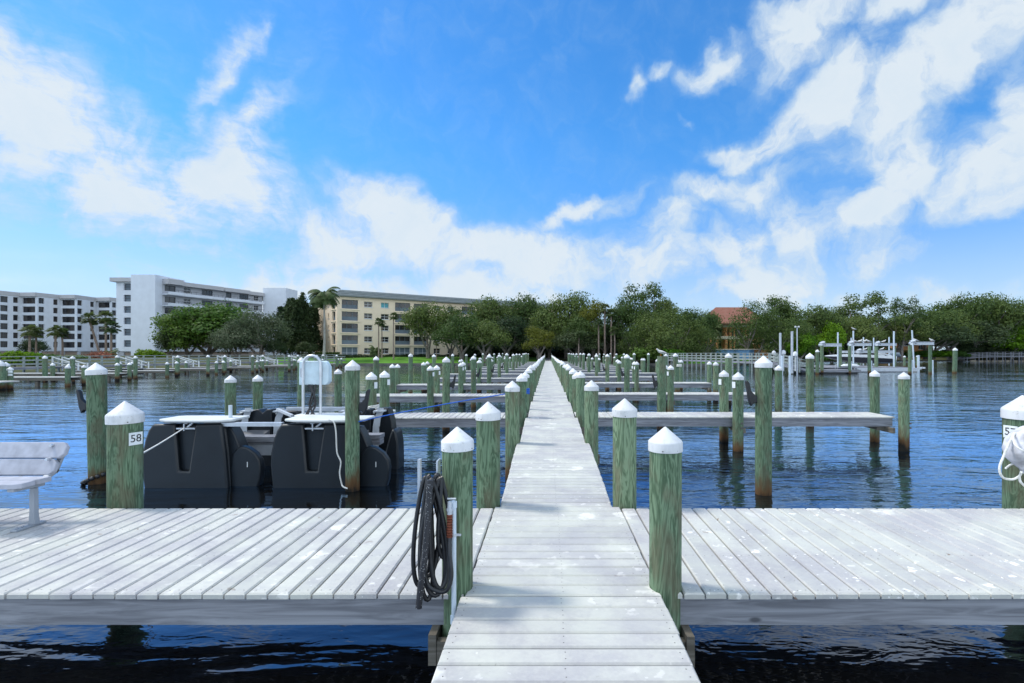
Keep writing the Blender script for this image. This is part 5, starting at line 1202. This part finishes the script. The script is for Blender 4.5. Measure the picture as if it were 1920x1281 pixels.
for k, (y, xe) in enumerate(LX):
    x0 = bwx(y)
    t = thing('marina_finger', ((x0+xe)/2, y, 0), f'{ordn(k+1)} finger pier from the left along the far left boardwalk', 'finger pier', GL)
    m = MB(); m.box((x0+2.2, y, .60), (xe, y+1.1, .66)); m.build('decking', 'deck_board', t)
    m = MB(); m.box((x0+2.2, y+.04, .40), (xe-.05, y+.10, .595)); m.box((x0+2.2, y+1.0, .40), (xe-.05, y+1.06, .595)); m.build('side_beam', 'beam_brown', t)
    m = MB()
    for x in np.arange(x0+3, xe, 2.3): m.box((x-.1, y+.15, -.8), (x+.1, y+.35, .395))
    m.build('support', 'beam_brown', t)
    s = thing('dock_stairs', (x0+1.2, y+.5, .7), f'{ordn(k+1)} set of stairs with pale handrails from the left boardwalk down to a finger', 'stairs', 'stairs from the left boardwalk')
    for yy in (y+.05, y+1.05):
        m = MB(); m.bar((x0, yy, 2.0), (x0+2.4, yy, 1.3), .06, .10); m.bar((x0, yy, 1.55), (x0+2.4, yy, .95), .04, .05); m.bar((x0+2.6, yy, .6), (x0+2.6, yy, 1.4), .1, .1); m.bar((x0+.05, yy, .6), (x0+.05, yy, 2.05), .1, .1); m.build('handrail', 'white_paint', s, smooth=False)
    for j in range(4):
        m = MB(); m.box((x0+.1+j*.62, y+.1, 1.0-j*.12), (x0+.68+j*.62, y+1.0, 1.06-j*.12)); m.build('tread', 'beam_grey', s, smooth=False)
    for nm, x, zt, r, dy in (('outer near', xe+.12, 1.55, .16, -.1), ('outer far', xe+.1, 1.55, .15, 1.2), ('middle near', (x0+xe)/2+1.2, 1.5, .16, -.15), ('middle far', (x0+xe)/2+1.25, 1.5, .15, 1.25)):
        pile(x, y+dy, zt+J(.05), r, f'{nm} pile of the {ordn(k+1)} finger pier of the left marina', GPL)
    pile((x0+xe)/2+2.2+J(.3), y-1.6, 2.2+J(.06), .17, f'{ordn(k+1)} tall mooring pile from the left, left marina, inner row', GPL, lean=(0, J(.01)))
    if k: pile(xe+1.4+J(.3)-(2 if k < 3 else 0), y-3.2, 2.15+J(.06), .16, f'{ordn(k+1)} tall mooring pile from the left, left marina, outer row', GPL, lean=(0, J(.01)))
    if k % 2 == 0:
        m = MB(); x = (x0+xe)/2-1.5; m.box((x, y+1.7, .15), (x+2.6, y+3.0, .75)); t2 = thing('float_platform', (x, y+2.3, 0), f'dark float between fingers, {ordn(k//2+1)} from the left in the left marina', 'float', 'dark floats in the left marina'); m.build('float_body', 'black_poly', t2, bevel=.1)
        m = MB(); m.box((x-.1, y+1.6, .76), (x+2.7, y+3.1, .82)); m.build('float_deck', 'beam_grey', t2)
q1 = ppile(1, 676, 14, 33, 'thick dark pile at the left frame edge of the left marina', GPL); ppile(11, 679, 11, 34.5, 'second pile from the left frame edge, left marina', GPL)
q2 = ppile(19, 688, 9, 33.5, 'short pile carrying two small white signs at far left', GPL)
for zz in (Z(697, 33.5), Z(702.5, 33.5)):
    m = MB(); m.box((X(16, 33.3), 33.25, zz-.07), (X(24, 33.3), 33.29, zz+.07)); o = m.build('sign_plate', 'plate_white', q2); o.rotation_euler = (0, 0, -q2.rotation_euler.z)
m = MB(); m.box((-40, 31.5, .55), (X(18, 32), 32.6, .62)); tag(m.build('near_float_deck', 'deck_board', org=(-38, 32, .5)), 'pale end of a pier poking in at the left frame edge', 'pier end')

# right boardwalk, gangway and floating dock
rb = boardwalk('boardwalk', [(21.5,91,1.25),(23.2,84,1.28),(24.6,74,1.3),(25.6,66,1.3),(26.6,60,1.3)], 1.5, 'right boardwalk with pale rails running to the boat lift dock', post_gap=1.7, wood='rail_wood', rail_h=1.08)
rg = boardwalk('boardwalk', [(26.6,60,1.3),(27.8,58,.95),(29.6,57.4,.5)], 1.3, 'sloping gangway from the right boardwalk down to the floating dock', post_gap=1.3, wood='rail_wood', rail_h=1.0, down=.2)
def lamp(px, py, y, label):
    t = thing('dock_lamp', (X(px, y), y, .6), label, 'lamp', 'white dock lamps by the right gangway')
    z = Z(py, y); m = MB(); m.cyl((X(px, y), y), .06, .4, z-.3, 10); m.build('lamp_post', 'white_paint', t)
    m = MB(); m.lathe((X(px, y), y, z), [(.12,-.3),(.22,-.27),(.25,-.05),(.18,.14),(.05,.22)], 14); m.build('lamp_shade', 'cap_white', t)
lamp(1469, 660, 57, 'left white dock lamp at the right gangway'); lamp(1491, 663, 56, 'right white dock lamp at the right gangway'); lamp(1451, 661, 62, 'small dock lamp at the top of the right gangway')
GP_ = 'white fender pipes and guide poles at the lifts'
def pole(px, pt, pb, wpx, y, label, mat='pvc_white', z0=None, cat='pole', sup=None):
    t = thing('guide_pole', (X(px, y), y, 0), label, cat, GP_); z0 = Z(pb, y) if z0 is None else z0
    m = MB(); r = wpx*y/F/2; m.tube([(X(px+(sup or 0), y), y, z0), (X(px, y), y, Z(pt, y))], r, 10); m.build('pipe', mat, t)
    m = MB(); m.lathe((X(px, y), y, Z(pt, y)), [(r*1.1,-.05),(r*1.1,.01),(r*.5,.04)], 10); m.build('end_cap', mat, t); return t
for a in [(1463,625,682,4.0,57,'left thick grey pole standing by the right gangway','aluminium_dull'),(1485,622,684,4.4,57,'right thick grey pole standing by the right gangway','aluminium_dull'),
          (1571,624,681,2.6,66,'white pole in front of the left lift beam'),(1600,621,682,2.6,66,'white pole with a gull on top',),(1619,633,680,2.2,75,'white pole behind the lifts, above the boat bow'),(1638,634,668,2.2,78,'short white pole behind the middle lift'),(1596,634,660,2.0,78,'faint white pole behind the second lift motor'),
          (1667,633,678,2.2,76,'white pole near the boat outboard'),(1676,622,680,2.8,66,'thick white pole at the right of the middle lift'),(1710,620,684,2.6,64,'tilted white pole in front of the right lift beam')]:
    pole(*a, z0=.5 if len(a) < 7 else .1, sup=4 if a[0] == 1710 else 0)
for px, pt, lab in ((1595, 678, 'first'), (1633, 677, 'second'), (1709, 676, 'third'), (1722, 667, 'fourth'), (1748, 676, 'fifth')):
    pole(px, pt, 0, 4, 59 if px != 1722 else 66, f'{lab} short white fender pipe from the left at the waterline', 'pvc_white', z0=-.3, cat='fender pipe')
for px, pt, pb in ((1469-3, 668, 697), (1485-4, 668, 700)): pole(px, pt, pb, 4, 56, 'short white pile at the '+('upper' if px < 1475 else 'lower')+' part of the right gangway', 'pvc_white', z0=-.3, cat='fender pipe')
t = thing('lamp_post', (X(1494.5, 57), 57, 0), 'thin tall post with small twin lamp heads by the right gangway', 'lamp post')
m = MB(); m.cyl((X(1494.5, 57), 57), .09, 0, Z(614, 57), 10, .06); m.build('post', 'aluminium_dull', t)
m = MB(); z = Z(612.5, 57); x = X(1494.5, 57); m.bar((x-.22, 57, z), (x+.22, 57, z), .05, .05)
for s_ in (-1, 1): m.lathe((x+s_*.2, 57, z), [(.03,-.12),(.08,-.1),(.07,.04),(.02,.08)], 8)
m.build('lamp_head', 'white_paint', t)
t = thing('floating_dock', (X(1640, 66), 67, .3), 'long low grey floating dock beneath the boat lifts', 'floating dock')
m = MB(); m.box((X(1562, 65), 65.0, .42), (X(1712, 65), 76, .56)); m.build('decking', 'beam_grey', t)
m = MB(); m.box((X(1610, 64), 64.2, .30), (X(1730, 64), 65.0, .48)); m.box((X(1612, 64), 64.14, .05), (X(1722, 64), 64.19, .30)); m.build('side_float', 'aluminium_dull', t)
m = MB(); m.box((X(1502, 58), 58.0, .34), (X(1614, 58), 60.5, .46)); m.box((X(1502, 58), 57.94, .20), (X(1614, 58), 57.99, .44)); m.build('approach_deck', 'beam_grey', t)
m = MB(); m.box((X(1506, 58), 58.2, -.2), (X(1610, 58), 60.3, .19)); m.box((X(1570, 65), 65.2, -.2), (X(1708, 65), 75, .41)); m.build('float_hull', 'black_poly', t)
m = MB(); x = X(1562, 64); m.tube([(x,63.5,.45),(x-.05,63.5,.8),(x+.12,63.5,.95),(x+.3,63.5,.8),(x+.3,63.5,.45)], .03, 8); m.build('ladder_rail', 'aluminium', t)
for k in range(3):
    x = X(1726+k*3, 64.5); m = MB(); m.box((x-.08, 64.3, .40), (x+.05, 64.6, .62)); m.build('cleat', 'aluminium', t)
GPR = 'green piles of the right boat lifts'
for px, pt, wd, y, lab, cap_ in ((1541,648,6,58,'left pile under the leftmost lift beam',0),(1575,650,6,66,'right pile under the leftmost lift beam',0),(1593,649,5.4,58,'left pile under the second lift beam',0),(1630,650,6,58,'right pile under the second lift beam',0),
      (1643,650,6.2,67,'left pile under the third lift beam',0),(1677,650,5,67,'right pile under the third lift beam',0),(1706,648,6,56,'left pile under the rightmost lift beam',0),(1744,648,6,58,'right pile under the rightmost lift beam',0),
      (1532.5,655.5,6.4,57,'small capped pile left of the leftmost lift',1),(1610,661,4,78,'short pile behind the boat bow',1),(1587,664,4,74,'short pile left of the boat hull',1),(1696,667,4,80,'short pile right of the outboard',1),(1719,667,3,80,'thin pile right of the outboard',1)):
    pile(X(px, y), y, Z(pt, y), wd*y/F/2, lab, GPR, cap=bool(cap_))
ppile(1789.5, 652, 7.4, 60, 'lone mooring pile standing in open water at right', 'lone piles at right', lean=(0, R(-1.2)))
def lift_beam(px0, px1, py, y, label, motor=True):
    t = thing('lift_beam', (X((px0+px1)/2, y), y, Z(py, y)), label, 'boat lift beam', 'aluminium beams of the boat lifts')
    z = Z(py, y); a, b = X(px0, y), X(px1, y)
    m = MB(); m.box((a, y-.12, z-.14), (b, y-.08, z+.14)); m.box((a, y+.08, z-.14), (b, y+.12, z+.14)); m.box((a, y-.18, z+.141), (b, y+.18, z+.18)); m.box((a, y-.18, z-.18), (b, y+.18, z-.141)); m.build('beam', 'aluminium_dull', t)
    if motor:
        m = MB(); m.tube([(a-.15, y-.2, z+.15), (a+.3, y-.2, z+.30)], [.16, .18], 10); m.tube([(a-.1, y-.32, z-.02), (a-.1, y-.1, z-.02)], .19, 12); m.box((a+.1, y-.25, z+.2), (a+.42, y, z+.42)); m.build('motor', 'aluminium', t)
        m = MB(); m.tube([(a+.5, y-.26, z+.02), (a+.5, y+.2, z+.02)], .04, 8); m.build('drive_shaft', 'screw', t)
lift_beam(1538, 1577, 647, 58.5, 'leftmost aluminium lift beam with motor'); lift_beam(1592, 1633, 646, 58.5, 'second aluminium lift beam from the left with motor'); lift_beam(1642, 1680, 646, 66.8, 'third aluminium lift beam from the left with motor')
lift_beam(1707, 1750, 644, 57.5, 'rightmost aluminium lift beam with motor, gulls on it'); lift_beam(1578, 1640, 660, 73, 'lower left beam directly above the boat', False); lift_beam(1608, 1678, 659.5, 71, 'lower beam with motor above the boat')
# motor boat on the lift
def motor_boat():
    d = 72; t = thing('motor_boat', (X(1615, d), d, 1), 'black and white motor boat raised on the lift, bow to the left', 'boat')
    xs = [1546, 1556, 1572, 1595, 1620, 1645, 1668]; m = MB(); n = len(xs)
    sheer = [667.5, 666.5, 665.5, 665, 665.5, 667, 669]; keel = [669, 673, 677, 680, 681.5, 682, 682]; hw = [.05, .5, .95, 1.2, 1.25, 1.25, 1.2]
    for i in range(n):
        x, zs, zk, w = X(xs[i], d), Z(sheer[i], d), Z(keel[i], d), hw[i]; zm = zs+(zk-zs)*.3
        m.v += [(x, d-w, zs), (x, d-w*.98, zm), (x, d-w*.8, zk+(zs-zk)*.2), (x, d, zk), (x, d+w*.8, zk+(zs-zk)*.2), (x, d+w*.98, zm), (x, d+w, zs), (x, d+w*.8, zs+.03), (x, d-w*.8, zs+.03)]
    for i in range(n-1):
        for k in range(9):
            m.cur = 1 if k in (1, 4, 2, 3) else 0; a = i*9; m.face((a+k, a+9+k, a+9+(k+1) % 9, a+(k+1) % 9))
    m.cur = 0; m.face([(n-1)*9+k for k in range(9)]); m.build('hull', ['boat_white', 'boat_black'], t)
    m = MB(); a, b = X(1603, d), X(1640, d); m.hexa([(a,d-.8,Z(665,d)),(b,d-.8,Z(666,d)),(b,d+.8,Z(666,d)),(a,d+.8,Z(665,d)),(a+1.0,d-.55,Z(661.5,d)),(b-.2,d-.6,Z(661.5,d)),(b-.2,d+.6,Z(661.5,d)),(a+1.0,d+.55,Z(661.5,d))]); m.build('windscreen', 'glass_dark', t)
    m = MB(); m.tube([(X(1637,d),d-.7,Z(664,d)),(X(1650,d),d-.7,Z(663,d)),(X(1666,d),d-.9,Z(669,d))], [.12,.14,.1], 8); m.box((X(1640,d),d-.5,Z(667,d)),(X(1655,d),d+.5,Z(664,d))); m.build('seat', 'boat_white', t)
    for yy in (-.45, .35):
        m = MB(); x = X(1676, d); m.tube([(x-.35,d+yy,Z(667,d)),(x-.1,d+yy,Z(664.8,d)),(x+.3,d+yy,Z(665,d)),(x+.5,d+yy,Z(668,d))], [.18,.30,.32,.2], 10); m.build('engine_cowling', 'screen_grey', t)
        m = MB(); m.tube([(x-.1,d+yy,Z(668,d)),(x-.15,d+yy,Z(680,d))], [.2,.1], 8); m.build('engine_leg', 'boat_white', t)
motor_boat()
t = thing('white_dinghy', (X(1595, 65), 65, .6), 'small white hull lying on the floating dock behind the poles', 'dinghy')
m = MB(); d = 64.6; m.tube([(X(1577,d),d,.78),(X(1582,d),d,.8),(X(1596,d),d,.8),(X(1606,d),d,.8),(X(1611,d),d,.78)], [.08,.24,.28,.22,.06], 12, squash=.7); m.build('hull', 'boat_white', t)
m = MB(); m.box((X(1583,d), d-.14, 1.0), (X(1604,d), d+.14, 1.03)); m.build('thwart', 'aluminium', t)

# far right boardwalk
boardwalk('boardwalk', [(X(1800,141),143,.7),(X(1832,141),141,1.35),(X(1872,141),140.5,1.5),(X(1990,141),140,1.5)], 1.8, 'grey timber boardwalk along the far right shore', post_gap=2.2, wood='beam_grey', rail_h=1.15, rails=3, down=-.5)
for k in range(9):
    x = X(1828+k*13, 141); m = MB(); pr = [(x+math.cos(a)*(1+J(.2))*.9, 141.6+math.sin(a)*.5) for a in np.linspace(0, 5.5, 8)]; m.prismz(pr, -.3, .38+J(.1))
    tag(m.build('shore_rock', 'rock', org=(x, 141.6, 0), bevel=.15), f'{ordn(k+1)} pale boulder from the left under the far right boardwalk', 'rock', 'pale rocks at the far waterline')
t = thing('white_door_panel', (X(1898,150),150,1.2), 'tall pale blue white door panel behind the far right boardwalk', 'door')
m = MB(); m.box((X(1894,150),150,.9),(X(1902,150),150.2,Z(650,150))); m.build('panel', 'door_white', t); m = MB(); m.box((X(1893.5,150),149.97,Z(650,150)+.01),(X(1902.5,150),150.23,Z(649,150))); m.build('lintel', 'door_white', t)
t = thing('flower_shrub', (X(188,84), 84, 1.1), 'reddish flowering shrub low in front of the zigzag block', 'shrub')
n = 1100; cen = rng.normal(size=(n,3))*np.array([.8,.6,.28])+np.array([0,0,.9]); me = quads_mesh('foliage', cen, rng.normal(size=(n,3)), rng.uniform(.08,.16,n), 'flower_red'); o = bpy.data.objects.new('foliage', me); C.objects.link(o); o.parent = t

# ------------------------------------------------------------------ gulls
def gull(p, s, face, label):
    """p = feet; face = +1 looking right, -1 left"""
    t = thing('gull', tuple(p), label, 'bird', 'gulls resting on the docks'); p = Vector(p); f = face
    g = lambda x, z, y=0: p+Vector((f*x*s, y*s, z*s))
    m = MB(); m.tube([g(-.52,.20), g(-.40,.23), g(-.22,.28), g(0,.33), g(.16,.38), g(.25,.46), g(.30,.53), g(.36,.555), g(.41,.55)], [.012*s,.05*s,.09*s,.125*s,.115*s,.075*s,.065*s,.062*s,.03*s], 12); m.build('body', 'gull_white', t, angle=60)
    for sy in (-1, 1):
        m = MB(); m.tube([g(.12,.36,sy*.10), g(-.08,.34,sy*.125), g(-.32,.27,sy*.09), g(-.56,.20,sy*.03)], [.05*s,.085*s,.05*s,.012*s], 8, squash=.4); m.build('wing', 'gull_grey', t, angle=60)
        m = MB(); m.tube([g(.03,.24,sy*.04), g(.04,.02,sy*.04), g(.10,.008,sy*.05)], .011*s, 6); m.build('leg', 'beak_orange', t)
    m = MB(); m.tube([g(.40,.55), g(.50,.53)], [.022*s,.004*s], 6); m.build('beak', 'beak_orange', t)
    m = MB(); m.tube([g(.30,.575), g(.345,.60), g(.395,.575)], [.02*s,.03*s,.02*s], 8, squash=1.6); m.build('head_cap', 'gull_dark', t, angle=60)
gull((X(1240, 16), 16.0, Z(668, 16)), .40, -1, 'gull standing on the flat topped mooring pile, facing left')
for px, py, y, fc, lab in ((1600.5, 620, 66, -1, 'gull perched on top of a white pole'), (1603, 643.5, 58.5, -1, 'first gull on the second lift beam'), (1612, 643.5, 58.5, 1, 'second gull on the second lift beam'), (1621, 643.5, 58.5, 1, 'third gull on the second lift beam'), (1628, 643.5, 58.5, -1, 'fourth gull on the second lift beam'),
      (1657, 643.5, 66.8, 1, 'gull on the third lift beam'), (1717, 641.8, 57.5, -1, 'gull near the motor of the rightmost lift beam'), (1747, 641.8, 57.5, -1, 'gull on the right end of the rightmost lift beam'), (1654, 657.5, 71, 1, 'gull on the lower beam above the boat'), (1622, 658, 71, 1, 'gull beside the lower lift motor')):
    gull((X(px, y), y, Z(py, y)), .75, fc, lab)
